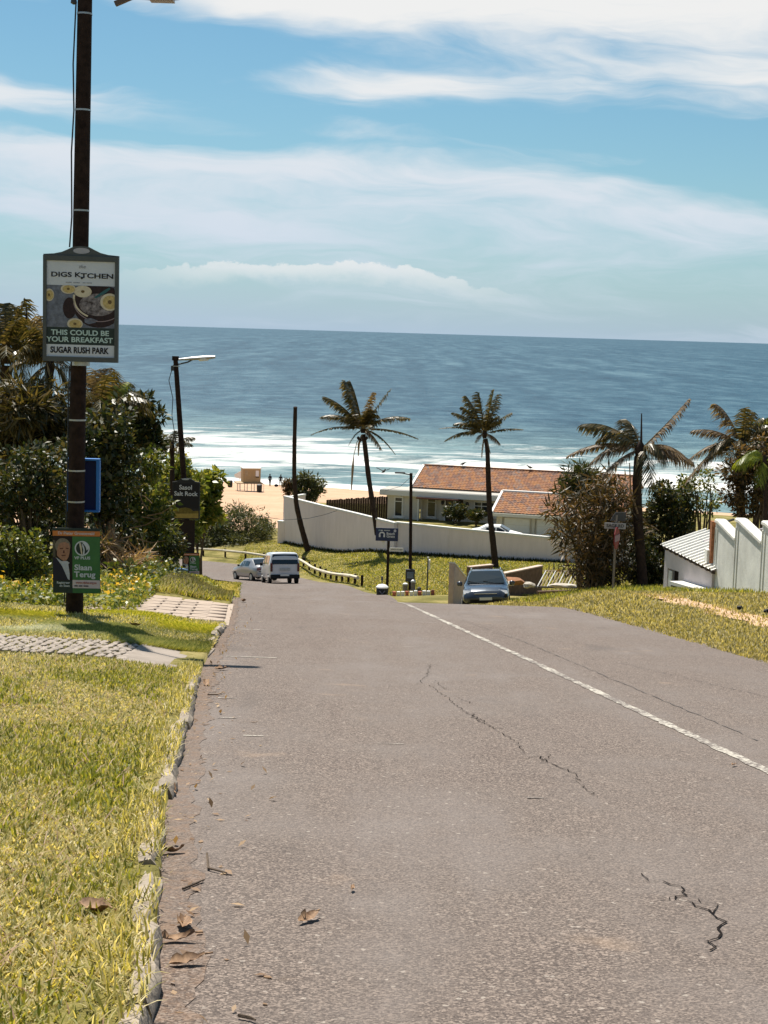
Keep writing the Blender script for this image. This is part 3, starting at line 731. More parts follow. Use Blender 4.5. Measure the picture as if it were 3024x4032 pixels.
lh = hd.build('lamp_head', M['darksteel'], lamp1, True)
MB().prism([(hx.x - .02, hx.y - .1, hx.z + .018), (hx.x + .3, hx.y - .1, hx.z + .018), (hx.x + .3, hx.y + .1, hx.z + .018), (hx.x - .02, hx.y + .1, hx.z + .018)], (0, 0, -.03)).build('lens', pmat('lamp_lens_brown', (.16, .11, .07), .3, .5), lh)
MB().box(hx + Vector((-.33, -.12, -.02)), (.32, .09, .06), Matrix.Rotation(R(-24), 3, 'Y')).build('bracket', pmat('bracket_brown', (.13, .085, .065), .7), lh)

# --- advert board on the nearest pole (drawn in sign pixels)
SD = 21.8
sc_ = dd(174.5, 666, SD - .17)
ad = root('advert_board', sc_, 0, 'grey framed breakfast advert board high on the nearest pole', 'sign', rot=(0, 0, R(2)))
k1 = 1.05 / 1355
def S(x, y): return ((x - 815) * k1, (1190 - y) * k1)
def SR(x0, x1, y0, y1): a = S(x0, y0); b = S(x1, y1); return rect(a[0], b[0], b[1], a[1])
def SC(x0, x1, y0, y1): a = S(x0, y0); b = S(x1, y1); return (a[0], b[0], b[1], a[1])
prof = [S(142, 240), S(330, 226), S(470, 195), S(590, 140), S(680, 96), S(815, 84), S(950, 96), S(1040, 140), S(1160, 195), S(1300, 226), S(1488, 240), S(1488, 2150), S(142, 2150)]
MB().prism([(a, 0, b) for a, b in prof], (0, .07, 0)).build('frame', M['frame'], ad, False)
MB().prism([(a, -.028, b) for a, b in SR(142, 1488, 262, 352)], (0, .028, 0)).build('frame_rail', M['frame'], ad)
MB().prism([(a, -.028, b) for a, b in SR(142, 1488, 2062, 2150)], (0, .028, 0)).build('frame_rail', M['frame'], ad)
for x0, x1 in ((142, 205), (1425, 1488)):
    MB().prism([(a, -.027, b) for a, b in SR(x0, x1, 352, 2062)], (0, .027, 0)).build('frame_rail', M['frame'], ad)
flat('badge', ell(*S(822, 168), 148 * k1, 52 * k1), -.004, pmat('badge_grey', (.42, .40, .42), .6), ad)
MB().lathe([(.125, -.03), (.125, .03)], 14, (-.02, .17, S(0, 2185)[1])).build('clamp', M['steel'], ad)
pn = flat('poster_white_panel', SR(205, 1425, 352, 785), -.004, M['paper'], ad)
text('lettering', 'DIGS K', 118 * k1, M['ink'], ad, (*[S(545, 610)[0]], -.008, S(0, 600)[1]), sx=1.45, bold=.0022)
text('lettering', 'TCHEN', 118 * k1, M['ink'], ad, (S(1108, 0)[0], -.008, S(0, 612)[1]), sx=1.5, bold=.0022)
flat('lettering_dot', ell(*S(832, 650), 22 * k1, 22 * k1, 12), -.008, M['ink'], ad)
text('lettering', 'the', 95 * k1, pmat('print_grey', (.30, .29, .31), .6), ad, (S(835, 0)[0], -.008, S(0, 450)[1]), shear=.3)
for x0, x1 in ((545, 650), (680, 795), (850, 900), (915, 1015)):
    flat('lettering_small', SR(x0, x1, 728, 742), -.008, MATS['print_grey'], ad)
ph_ = flat('picture', SR(205, 1425, 785, 1535), -.004, M['slate'], ad)
CL = SC(205, 1425, 785, 1535)
flat('picture_shape', ell(*S(615, 1190), 118 * k1, 190 * k1), -.006, M['cocoa'], ad, CL)
flat('picture_shape', ell(*S(1130, 1130), 450 * k1, 400 * k1), -.007, M['cocoa'], ad, CL)
flat('picture_shape', ell(*S(1120, 1120), 330 * k1, 200 * k1), -.0085, M['granola'], ad, CL)
flat('picture_shape', [S(1050, 990), S(1230, 860), S(1330, 800), S(1345, 835), S(1260, 905), S(1090, 1005)], -.010, M['teal'], ad, CL)
flat('picture_rim', arc_band(*S(1130, 1010), 455 * k1, 420 * k1, R(170), R(245), 18, 1, .8), -.0095, M['banana2'], ad, CL)
flat('picture_rim', arc_band(*S(1150, 1060), 470 * k1, 450 * k1, R(175), R(320), 24, 1, .78), -.0095, pmat('print_rim', (.30, .22, .22), .6), ad, CL)
flat('picture_shape', [S(880, 1380), S(1000, 1360), S(1120, 1400), S(1080, 1440), S(960, 1470), S(890, 1440)], -.0095, M['slate'], ad, CL)
for (x, y, rx, ry, mm) in [(250, 965, 90, 112, 'banana'), (592, 850, 135, 88, 'banana'), (852, 890, 158, 105, 'banana2'), (1335, 1065, 170, 155, 'banana'), (715, 1470, 140, 100, 'banana')]:
    o = flat('picture_banana', ell(*S(x, y), rx * k1, ry * k1), -.0105, M['banana2'], ad, CL)
    flat('picture_banana_core', ell(*S(x + 8, y + 4), rx * .8 * k1, ry * .78 * k1), -.0118, M[mm], ad, CL)
    flat('picture_banana_seed', ell(*S(x, y), rx * .22 * k1, ry * .25 * k1, 7), -.013, pmat('print_seed', (.16, .10, .04), .6), ad, CL)
flat('green_panel', SR(205, 1425, 1535, 1845), -.004, M['dkgreen'], ad)
text('lettering', 'THIS COULD BE', 128 * k1, M['mint'], ad, (S(806, 0)[0], -.008, S(0, 1632)[1]), sx=1.14, bold=.0024)
text('lettering', 'YOUR BREAKFAST', 128 * k1, M['mint'], ad, (S(802, 0)[0], -.008, S(0, 1758)[1]), sx=1.13, bold=.0024)
flat('poster_white_panel', SR(205, 1425, 1845, 2062), -.004, M['paper'], ad)
text('lettering', 'SUGAR RUSH PARK', 150 * k1, M['ink'], ad, (S(795, 0)[0], -.008, S(0, 1948)[1]), sx=.80, bold=.0042)

# --- election poster (poster pixels), used on two poles
def poster(name, label, c, wdt, group, rz=0):
    t = root(name, c, 0, label, 'poster', group, rot=(0, R(-.6), rz))
    k = wdt / 1510.0
    def Q(x, y): return ((x - 815) * k, (1080 - y) * k)
    def QR(x0, x1, y0, y1): a = Q(x0, y0); b = Q(x1, y1); return rect(a[0], b[0], b[1], a[1])
    MB().prism([(a, 0, b) for a, b in QR(60, 1575, 20, 2120)], (0, .012, 0)).build('board', M['dkgreen'], t)
    flat('name_band', QR(60, 1575, 110, 275), -.003, M['orange'], t)
    text('lettering', 'Dr Pieter Groenewald', 128 * k, M['pink'], t, (Q(815, 0)[0], -.006, Q(0, 188)[1]), bold=.0015, sx=1.0)
    cl_ = Q(66, 1700) + Q(690, 300); CLp = (cl_[0], cl_[2], cl_[1], cl_[3])
    flat('portrait', QR(64, 690, 280, 1715), -.003, pmat('print_dark_maroon', (.018, .010, .011), .6), t)
    flat('portrait_backdrop', [Q(66, 400), Q(150, 430), Q(150, 960), Q(66, 960)], -.004, pmat('print_backdrop', (.10, .085, .06), .6), t, CLp)
    flat('portrait_suit', [Q(66, 1010), Q(160, 960), Q(330, 1180), Q(610, 1710), Q(66, 1710)], -.005, M['navy'], t, CLp)
    flat('portrait_collar', [Q(150, 960), Q(340, 1090), Q(520, 1080), Q(600, 1140), Q(560, 1180), Q(600, 1500), Q(600, 1705), Q(540, 1660), Q(380, 1290), Q(330, 1200)], -.006, M['shirt'], t, CLp)
    flat('portrait_hair', ell(*Q(385, 600), 245 * k, 255 * k), -.007, M['greyhair'], t, CLp)
    flat('portrait_face', [Q(*p) for p in [(250, 560), (330, 490), (470, 470), (580, 520), (615, 640), (605, 800), (570, 950), (500, 1060), (420, 1085), (300, 1010), (200, 900), (205, 740)]], -.0085, M['skin'], t, CLp)
    for P_ in ([(290, 665), (400, 655), (400, 690), (295, 700)], [(480, 650), (570, 655), (570, 690), (485, 685)], [(340, 880), (480, 880), (470, 915), (350, 915)], [(400, 740), (440, 740), (450, 830), (385, 830)]):
        flat('portrait_feature', [Q(*p) for p in P_], -.010, pmat('print_feature', (.10, .035, .025), .6), t)
    flat('green_field', QR(690, 1570, 285, 1690), -.003, M['pgreen'], t)
    ringflat('emblem', *Q(1005, 665), 240 * k, 200 * k, -.006, M['paper'], t)
    ec = Q(1005, 665)
    flat('emblem_disc', ell(*ec, 198 * k, 198 * k), -.005, M['dkgreen'], t)
    flat('emblem_horn', [Q(*p) for p in [(905, 500), (960, 480), (985, 600), (1010, 860), (975, 860), (945, 690)]], -.007, M['banana2'], t)
    flat('emblem_horn', [Q(*p) for p in [(1000, 490), (1055, 590), (1085, 700), (1075, 850), (1025, 862), (1045, 720), (1010, 600)]], -.007, M['paper'], t)
    flat('emblem_wing', [Q(*p) for p in [(1010, 470), (1120, 480), (1200, 560), (1200, 680), (1150, 730), (1120, 620), (1060, 540)]], -.0068, M['paper'], t)
    text('lettering', 'VF PLUS', 125 * k, M['paper'], t, (Q(1008, 0)[0], -.006, Q(0, 978)[1]), bold=.0018, sx=1.15)
    text('lettering', 'Slaan', 250 * k, M['paper'], t, (Q(750, 0)[0], -.006, Q(0, 1290)[1]), 'LEFT', bold=.003, sx=1.12)
    text('lettering', 'Terug', 250 * k, M['paper'], t, (Q(745, 0)[0], -.006, Q(0, 1515)[1]), 'LEFT', bold=.003, sx=1.12)
    flat('web_band', QR(690, 1570, 1690, 1955), -.005, M['pink'], t)
    text('lettering', 'www.vfplus.org.za', 95 * k, M['redink'], t, (Q(1130, 0)[0], -.008, Q(0, 1775)[1]), bold=.001, sx=.95)
    for x0, x1 in ((750, 860), (890, 1010), (1040, 1200)): flat('lettering_small', QR(x0, x1, 1862, 1900), -.008, M['navy'], t)
    flat('green_field', QR(64, 685, 1718, 1950), -.0035, M['dkgreen'], t)
    text('lettering', 'Registreer', 100 * k, M['paper'], t, (Q(605, 0)[0], -.006, Q(0, 1785)[1]), 'RIGHT', bold=.001)
    text('lettering', 'en Stem', 100 * k, M['paper'], t, (Q(605, 0)[0], -.006, Q(0, 1885)[1]), 'RIGHT', bold=.001)
    flat('green_field', QR(690, 1570, 1960, 2110), -.003, M['pgreen'], t)
    return t
poster('election_poster', 'green and orange election poster tied low on the nearest pole', dd(165, 1212, SD - .17), .672, 'election posters')

# --- blue sheet-metal box seen from behind, strapped to the same pole
bc = dd(181, 1047.5, 22.22)
bl = root('blue_sign_box', bc, 0, 'bright blue open-backed sign box behind the nearest pole', 'sign')
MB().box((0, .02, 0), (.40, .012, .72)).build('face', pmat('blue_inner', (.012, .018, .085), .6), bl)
for a, sz in (((0, -.02, .375), (.47, .10, .03)), ((0, -.02, -.375), (.47, .10, .03)), ((-.225, -.02, 0), (.02, .10, .72)), ((.215, -.02, 0), (.05, .10, .72))):
    MB().box(a, sz).build('rim', M['blue'], bl, False, .004)

# --- second lamp with town advert and poster
b2 = dd(412, 1252, 57.0); b2.z = gz(b2.x, b2.y)
t2 = dd(379, 774, 57.0)
lamp2, dv2 = pole_thing('street_lamp', 'dark leaning lamp pole with a grey lamp arm beside the left hedge', b2, t2, .115, .088, 'wooden street lamp poles')
MB().box(dv2 + Vector((0, 0, .0)), (.22, .22, .16)).build('cap', M['pole'], lamp2)
hl = dd(436, 776, 57) - b2
MB().tube([dv2 + Vector((.1, 0, -.22)), dv2 + Vector((.45, 0, -.13)), dv2.lerp(hl, .7)], .028, 6).build('arm', M['darksteel'], lamp2)
def lamphead(parent, c, ln, tilt, topm, sd=1):
    mb = MB(); V = []
    secs = [(-.5, .03, .025, -.025), (-.30, .07, .05, -.04), (0, .13, .075, -.07), (.32, .15, .075, -.08), (.5, .12, .05, -.06)]
    for (x, wv_, zt_, zb_) in secs:
        for k in range(10):
            a = 2 * math.pi * k / 10; s_ = math.sin(a)
            V.append(Vector((x * ln, wv_ * math.cos(a), (zt_ if s_ > 0 else -zb_) * s_)))
    rm = Matrix.Rotation(tilt, 3, 'Y'); V = [rm @ v + c for v in V]
    mb.add(V, [(i * 10 + k, i * 10 + (k + 1) % 10, (i + 1) * 10 + (k + 1) % 10, (i + 1) * 10 + k) for i in range(4) for k in range(10)] + [tuple(range(10)), tuple(40 + k for k in range(10))])
    h = mb.build('lamp_head', topm, parent, True)
    bw = MB().lathe([(.10, -.12), (.14, -.07), (.145, -.02)], 12); bw.v = [tuple(rm @ Vector((v[0] * 1.5 + .22 * ln, v[1], v[2])) + c) for v in bw.v]
    bw.build('bowl', M['lampglass'], h, True)
    return h
lamphead(lamp2, dd(420, 776, 57) - b2 + Vector((0, 0, .03)), 1.55, R(-6), M['steel'])
MB().tube([dv2 * .97 + Vector((-.10, 0, 0)), dv2 * .9 + Vector((-.30, 0, 0)), dv2 * .82 + Vector((-.2, 0, 0)), dv2 * .74 + Vector((-.28, 0, 0)), dv2 * .62 + Vector((-.2, 0, 0))], .016, 6).build('cable', M['cable'], lamp2)
MB().box(dv2 * .955 + Vector((-.12, -.05, 0)), (.12, .12, .18)).build('junction_box', M['darksteel'], lamp2)
MB().tube([dv2 * .965 - Vector((0, 0, .015)), dv2 * .965 + Vector((0, 0, .015))], .145, 12, False).build('band', M['steel'], lamp2)

tb = root('advert_board', dd(401.5, 1078, 56.55), 0, 'dark town advert board with white lettering on the leaning lamp pole', 'sign')
k2 = 1.02 / 450
def S(x, y): return ((x - 395) * k2, (675 - y) * k2)
prof = [S(170, 400), S(250, 385), S(310, 345), S(390, 330), S(480, 345), S(540, 385), S(620, 395), S(622, 1005), S(190, 1005)]
MB().prism([(a, 0, b) for a, b in prof], (0, .08, 0)).build('frame', pmat('sign_frame_dark', (.022, .023, .026), .6, .3), tb)
flat('badge', ell(*S(385, 350), 60 * k2, 14 * k2), -.006, pmat('badge_pale', (.4, .42, .45), .6), tb)
flat('panel', SR(190, 600, 420, 830), -.006, pmat('print_near_black', (.012, .011, .014), .6), tb)
flat('meadow', [S(200, 870), S(300, 830), S(390, 812), S(470, 830), S(520, 870), S(605, 860), S(605, 985), S(215, 985)], -.010, pmat('print_meadow', (.15, .11, .02), .6, .3, .3, 9), tb)
flat('meadow', [S(215, 920), S(605, 905), S(605, 985), S(215, 990)], -.013, pmat('print_meadow2', (.34, .24, .06), .6, .3, .15, 9), tb)
text('lettering', 'Sasol', 105 * k2, M['paper'], tb, (S(390, 0)[0], -.015, S(0, 487)[1]), bold=.004)
text('lettering', 'Salt Rock', 100 * k2, M['paper'], tb, (S(393, 0)[0], -.015, S(0, 590)[1]), bold=.004)
MB().box((S(410, 0)[0], .1, S(0, 1300)[1]), (.60, .03, 1.25)).build('backing_board', pmat('dark_board', (.022, .013, .011), .8), tb)
poster('election_poster', 'small election poster on the leaning lamp pole by the hedge', dd(412, 1219, 56.6), .63, 'election posters', R(6))

# --- third lamp down by the bend
b3 = dd(886, 1276, 82); b3.z = gz(b3.x, b3.y)
t3 = dd(888, 1022, 82)
lamp3, dv3 = pole_thing('street_lamp', 'dark lamp pole with a thin side arm on the lower grass bank', b3, t3, .095, .08, 'wooden street lamp poles')
a3 = dd(858, 1021, 82) - b3
MB().tube([dv3 + Vector((0, 0, -.1)), a3.lerp(dv3, .4) + Vector((0, 0, -.02)), a3], [.035, .03, .04], 6).build('arm', M['darksteel'], lamp3)
MB().box(a3 + Vector((.15, 0, 0)), (.55, .16, .08)).build('lamp_head', M['darksteel'], lamp3, False, .02)
c3 = dd(886, 1243, 81.75) - b3
MB().box(c3, (.50, .16, .68)).build('meter_board', M['darksteel'], lamp3, False, .015)
MB().box(c3 + Vector((0, -.11, .03)), (.36, .08, .36)).build('meter_box', pmat('meter_blue_grey', (.13, .16, .20), .5), lamp3, False, .02)
MB().tube([dv3 * .97, dv3 * .97 + (dd(846, 1052, 95) - t3) * .5 + Vector((0, 0, -.15)), dd(832, 1060, 108) - b3], .012, 5).build('cable', M['cable'], lamp3)
for i, (x, yb, yt, wd_, lab) in enumerate([(875, 1281, 1259, .27, 'squat pale service bollard left of the meter board'), (892, 1280, 1252, .24, 'taller pale service bollard right of the meter board')]):
    p = dd(x, yb, 81.2); q = dd(x, yt, 81.2); h = q.z - gz(p.x, 81.2)
    t = root('service_bollard', (p.x, 81.2, gz(p.x, 81.2)), 0, lab, 'bollard', 'service bollards')
    MB().lathe([(wd_ / 2, -.1), (wd_ / 2, h * .8)], 12).build('post', M['concrete'], t, True)
    MB().lathe([(wd_ * .55, h * .8), (wd_ * .5, h * .92), (wd_ * .2, h)], 12).build('cap', M['white'], t, True)

# --- blue road-side board
bb = dd(836, 1282, 80); bb.z = gz(bb.x, 80)
bs_ = root('roadside_board', bb, 0, 'navy blue roadside board with a white horseshoe emblem on a dark post', 'sign')
cz = dd(836, 1154, 80) - bb
MB().tube([(0, 0, -.2), (0, 0, cz.z + .3)], .075, 10).build('post', M['pole'], bs_, True)
k3 = 1.19 / 1500
def S(x, y): return (cz.x + (x - 800) * k3 * .99, cz.z + (550 - y) * k3 * .93)
MB().prism([(a, -.16, b) for a, b in SR(45, 1545, 85, 1010)], (0, .06, 0)).build('board', M['signblue'], bs_)
flat('lettering_small', SR(220, 350, 200, 310), -.164, pmat('print_sky_blue', (.16, .28, .36), .6), bs_)
flat('lettering_small', SR(370, 520, 225, 285), -.164, M['paper'], bs_)
flat('lettering_small', SR(590, 990, 215, 290), -.164, pmat('print_pale_grey', (.38, .40, .42), .6), bs_)
flat('badge', ell(*S(1325, 265), 85 * k3, 100 * k3), -.164, M['shirt'], bs_)
flat('emblem', arc_band(*S(465, 570), 205 * k3, 115 * k3, 0, math.pi, 18), -.164, M['paper'], bs_)
flat('emblem', SR(260, 372, 570, 740), -.164, M['paper'], bs_)
flat('emblem', SR(558, 670, 570, 740), -.164, M['paper'], bs_)
text('lettering', 'Beach', 235 * k3, M['paper'], bs_, (S(1045, 0)[0], -.166, S(0, 480)[1]), bold=.004)
text('lettering', 'Grass', 235 * k3, M['paper'], bs_, (S(1045, 0)[0], -.166, S(0, 675)[1]), bold=.004)
flat('lettering_small', SR(290, 1380, 800, 850), -.164, pmat('print_dim_blue', (.035, .05, .09), .6), bs_)
c = dd(856, 1187, 80) - bb
MB().box(c + Vector((0, -.05, 0)), (.74, .03, .20)).build('name_blade', M['trim'], bs_)
text('lettering', 'BEACH ACCESS', .085, M['darksteel'], bs_, (c.x + .03, -.068, c.z), bold=.001)
MB().tube([(0, 0, c.z), (c.x - .35, -.04, c.z)], .02, 6).build('blade_bracket', M['darksteel'], bs_)
c = dd(828, 1172, 80) - bb
MB().prism([(c.x - .1, -.09, c.z + .14), (c.x + .1, -.09, c.z + .14), (c.x + .02, -.09, c.z - .28), (c.x - .02, -.09, c.z - .2)], (0, .02, 0)).build('pennant_plate', M['trim'], bs_)

# --- litter bin at the road edge
pb = dd(825, 1292, 74); zb = gz(pb.x, 74)
lb = root('litter_bin', (pb.x, 74, zb), 0, 'black litter bin with a domed white lid at the road edge', 'bin')
zt_ = dd(825, 1262, 74).z - zb
MB().lathe([(.24, 0), (.275, .06), (.285, zt_ - .18), (.27, zt_ - .16)], 16).build('body', M['binbody'], lb, True)
MB().lathe([(.30, zt_ - .18), (.30, zt_ - .12), (.20, zt_ - .03), (.05, zt_ + .01)], 16).build('lid', M['white'], lb, True)
flat('emblem', [(-.17, zt_ - .27), (-.10, zt_ - .27), (0, zt_ - .40), (.10, zt_ - .27), (.17, zt_ - .27), (0, zt_ - .48)], -.295, M['slate'], lb)
MB().lathe([(.03, 0), (.03, zt_ + .1), (.06, zt_ + .12), (.05, zt_ + .3), (.02, zt_ + .32)], 8, (-.02, .5, 0)).build('stub_post', M['darksteel'], lb)
# --- hydrant-like post
p = dd(905, 1288, 76); zp = gz(p.x, 76)
hy = root('hydrant', (p.x, 76, zp), 0, 'small dark hydrant post with a side handle near the painted blocks', 'hydrant')
h_ = dd(905, 1268, 76).z - zp
MB().lathe([(.07, 0), (.09, h_ * .5), (.10, h_ * .8), (.10, h_ - .05), (.05, h_)], 10).build('post', M['darksteel'], hy, True)
MB().tube([(-.42, 0, h_ * .68), (-.2, 0, h_ * .6), (.34, 0, h_ * .45)], .03, 6).build('handle', M['darksteel'], hy)
# --- slim marker post with an edge-on plate
p = dd(922, 1290, 75); zp = gz(p.x, 75)
mp = root('marker_post', (p.x, 75, zp), 0, 'thin dark post with a narrow pale plate turned edge-on', 'post')
h_ = dd(922, 1205, 75).z - zp
MB().tube([(0, 0, -.1), (0, 0, h_)], .035, 8).build('post', M['darksteel'], mp, True)
MB().box((.07, 0, h_ - .33), (.09, .30, .48)).build('plate', M['trim'], mp, False, .01)
MB().lathe([(.045, h_ - .02), (.045, h_ + .03), (.02, h_ + .06)], 8).build('cap', M['trim'], mp)
# --- row of painted blocks
pk = root('painted_kerb', dd(893, 1294, 74.5), 0, 'row of small red and white painted blocks at the drive edge', 'kerb blocks')
for i in range(10):
    x = -.95 + i * .21; w_ = .17
    zb_ = gz(pk.location.x + x, 74.5) - pk.location.z
    MB().box((x, rnd.uniform(-.03, .03), zb_ + .06), (w_, .16, .26 + rnd.uniform(-.04, .05))).build('block', M['white'] if i % 3 else M['redbrick'], pk, False, .015)

# --- street-name post on the right verge
p = dd(1324, 1276, 52); zp = gz(p.x, 52)
sp = root('street_name_post', (p.x, 52, zp), 0, 'leaning grey post with a street name plate and red stop plate edge-on', 'street sign')
tp_ = dd(1332, 1112, 52) - Vector((p.x, 52, zp))
MB().tube([(0, 0, -.2), tp_], .04, 10).build('post', pmat('grey_post', (.22, .19, .17), .7, .2), sp, True)
q = dd(1329, 1136, 51.9) - Vector((p.x, 52, zp))
MB().box(q, (.72, .03, .20)).build('name_plate', pmat('plate_grey', (.36, .34, .34), .7), sp)
text('lettering', 'SAGE RD', .15, M['ink'], sp, (q.x, q.y - .022, q.z), bold=.002)
q2 = q + Vector((.12, 0, .28))
MB().prism([(q2.x - .28, -.02, q2.z - .12), (q2.x + .24, -.02, q2.z - .12), (q2.x + .24, -.02, q2.z + .18), (q2.x - .12, -.02, q2.z + .18)], (0, .03, 0)).build('back_plate', M['darksteel'], sp)
q3 = dd(1333, 1162, 51.8) - Vector((p.x, 52, zp))
oc = [(q3.x + .13 * math.cos(a), q3.y + .33 * math.cos(a) * .9, q3.z + .40 * math.sin(a)) for a in [R(22.5 + 45 * i) for i in range(8)]]
MB().prism(oc, (-.03, .015, 0)).build('stop_plate', pmat('stop_red', (.24, .02, .025), .5), sp)
MB().prism([(q3.x - .12, q3.y - .28, q3.z - .11), (q3.x + .12, q3.y + .24, q3.z - .11), (q3.x + .12, q3.y + .24, q3.z + .11), (q3.x - .12, q3.y - .28, q3.z + .11)], (.008, -.012, 0)).build('stop_lettering_panel', pmat('faded_pink', (.34, .22, .23), .7), sp)

# --- log guard rail round the outside of the bend
rail = root('guard_rail', (-1.5, 85, gz(-1.5, 85)), 0, 'pale log guard rail curving round the outside of the bend', 'guard rail')
rp = resample([(-1.35, 84.6), (-2.8, 92), (-4.5, 101), (-7.1, 112.2), (-10.5, 116), (-14.4, 119), (-22, 121.8), (-33, 124.5)], 27)
rzv = [gz(a, b) for a, b in rp]; org = rail.location
for i in range(26):
    a = Vector((*rp[i], rzv[i] + .50)) - org; b = Vector((*rp[i + 1], rzv[i + 1] + .50)) - org
    MB().tube([a, a.lerp(b, .985)], .095, 9).build('log', M['lograil'], rail, True)
for i in range(27):
    t_ = Vector((rp[min(i + 1, 26)][0] - rp[max(i - 1, 0)][0], rp[min(i + 1, 26)][1] - rp[max(i - 1, 0)][1], 0)).normalized()
    n_ = Vector((t_.y, -t_.x, 0)) * .24
    a = Vector((*rp[i], rzv[i])) - org + n_
    MB().tube([a - Vector((0, 0, .3)), a + Vector((0, 0, .62 + rnd.uniform(-.05, .08)))], .075, 9).build('post', M['pole'], rail, True)

# ------------------------------------------------------------------ boundary wall, house
def wall_seg(parent, a, b, za, zb, bot_a, bot_b, th, mat, cope=None, name='panel', ch=.10, co=.05):
    """upright wall piece from a to b (x, y); za/zb tops, bot_* feet"""
    A = Vector((a[0], a[1], 0)); B = Vector((b[0], b[1], 0)); d_ = (B - A).normalized(); n_ = Vector((d_.y, -d_.x, 0))
    if n_.y > 0: n_ = -n_
    o_ = parent.location
    P = [A + n_ * th / 2 + Vector((0, 0, bot_a)) - o_, B + n_ * th / 2 + Vector((0, 0, bot_b)) - o_, B + n_ * th / 2 + Vector((0, 0, zb)) - o_, A + n_ * th / 2 + Vector((0, 0, za)) - o_]
    MB().prism(P, -n_ * th).build(name, mat, parent)
    if cope:
        w2 = th / 2 + co
        P = [A + n_ * w2 + Vector((0, 0, za + .002)) - o_, B + n_ * w2 + Vector((0, 0, zb + .002)) - o_, B + n_ * w2 + Vector((0, 0, zb + ch)) - o_, A + n_ * w2 + Vector((0, 0, za + ch)) - o_]
        MB().prism(P, -n_ * 2 * w2).build('coping', cope, parent)

bw = root('boundary_wall', (0.85, 108, gz(.85, 108)), 0, 'long white plastered boundary wall below the red-roofed house', 'wall')
wl = [(-8.0, 123.0), (-5.1, 117.8), (-2.1, 112.8), (0.85, 107.6)]; wrr = [(0.9, 107.9), (4.6, 105.6), (8.4, 103.6), (12.0, 101.6), (18.5, 98.2)]
for a, b in zip(wl[:-1], wl[1:]): wall_seg(bw, a, b, -11.85, -11.85, gz(*a) - .5, gz(*b) - .5, .23, M['wallB'], M['trim'], ch=.13)
for a, b in zip(wrr[:-1], wrr[1:]): wall_seg(bw, a, b, -11.82, -11.82, gz(*a) - .5, gz(*b) - .5, .23, M['wallB'], M['trim'], ch=.13)
wall_seg(bw, (-8.0, 123.2), (-6.6, 126), -11.98, -11.98, -17, -17, .23, M['wallB'], M['trim'], ch=.13)
p = dd(611, 1125, 124.0)
wall_seg(bw, (-8.25, 122.8), (-8.0, 123.4), p.z, p.z, -16.5, -16.5, .6, M['wallB'], M['trim'], 'buttress', ch=.13)
# cable drooping over the wall
wc = root('sagging_cable', dd(615, 1121, 116), 0, 'thin cable sagging in front of the white boundary wall', 'cable')
MB().tube([dd(x, y, D) - wc.location for x, y, D in ((560, 1115, 118), (615, 1123, 116), (665, 1120, 114), (700, 1112, 111), (728, 1103, 108.5))], .02, 5).build('wire', M['cable'], wc)

hrot = R(-15); ho = Vector((0.2, 140.6, -15.4))
house = root('house', ho, hrot, 'low pale house with a red tiled roof behind the boundary wall', 'house')
FZ = 2.62     # top of the front veranda band above house floor (z -12.8)
def hbox(name, x0, x1, y0, y1, z0, z1, mat, parent=None, bev=0.0): return MB().box(((x0 + x1) / 2, (y0 + y1) / 2, (z0 + z1) / 2), (x1 - x0, y1 - y0, z1 - z0)).build(name, mat, parent or house, False, bev)
hbox('wall', 0.0, 3.1, 0, .25, -.3, 2.15, M['houseplaster'])
hbox('wall', 0.0, .25, .25, 11, -.3, 2.15, M['houseplaster'])
hbox('wall', 3.1, 5.0, 1.0, 1.25, -.3, 2.15, M['houseplaster'])
hbox('wall', 5.0, 12.0, .5, .75, -.3, 2.15, M['houseplaster'])
hbox('wall', 12.0, 22, 1.6, 1.85, -.3, 2.6, M['houseplaster'])
hbox('wall', 21.7, 22, 1.85, 11, -.3, 2.6, M['houseplaster'])
hbox('wall', .25, 21.7, 10.8, 11, -.3, 2.6, M['houseplaster'])
hbox('flat_roof', -.55, 12.0, -.5, 2.6, 2.15, 2.66, M['trim'], bev=.02)
hbox('flat_roof_top', -.45, 11.9, -.4, 2.5, 2.66, 2.70, pmat('flat_roof_grey', (.46, .43, .38), .9))
hbox('awning', 3.0, 6.9, -.9, .48, 2.02, 2.14, pmat('awning_red_brown', (.12, .045, .03), .8))
for x in (3.15, 6.6): hbox('awning_post', x, x + .1, -.85, -.75, -.2, 2.02, M['trim'])
def window(x0, x1, z0, z1, y, panes):
    f = hbox('window', x0, x1, y - .09, y - .002, z0, z1, M['trim'])
    n = panes; gw = (x1 - x0 - .24 - .08 * (n - 1)) / n
    for i in range(n):
        a = x0 + .12 + i * (gw + .08)
        hbox('pane', a, a + gw, y - .10, y - .092, z0 + .14, z1 - .5, M['glass'], f)
        hbox('pane', a, a + gw, y - .10, y - .092, z1 - .42, z1 - .14, M['glass'], f)
    hbox('sill', x0 - .08, x1 + .08, y - .16, y - .002, z0 - .10, z0 - .002, M['trim'], f)
window(.75, 1.6, .15, 2.05, 0.0, 1)
window(3.6, 4.5, .15, 2.05, 1.0, 1)
window(8.1, 10.2, .55, 2.0, .5, 3)
dr = hbox('door', 5.5, 6.15, .40, .498, 0, 2.0, M['doorwood']); hbox('door_pane', 5.62, 6.03, .385, .398, 1.0, 1.85, M['glass'], dr)
dr = hbox('door', 6.3, 7.1, .40, .498, .9, 2.0, M['doorwood']); hbox('door_pane', 6.42, 6.98, .385, .398, 1.0, 1.9, M['glass'], dr)
hbox('door_frame', 5.38, 5.49, .38, .497, 0, 2.1, M['trim']); hbox('door_frame', 6.17, 6.28, .38, .497, 0, 2.1, M['trim'])
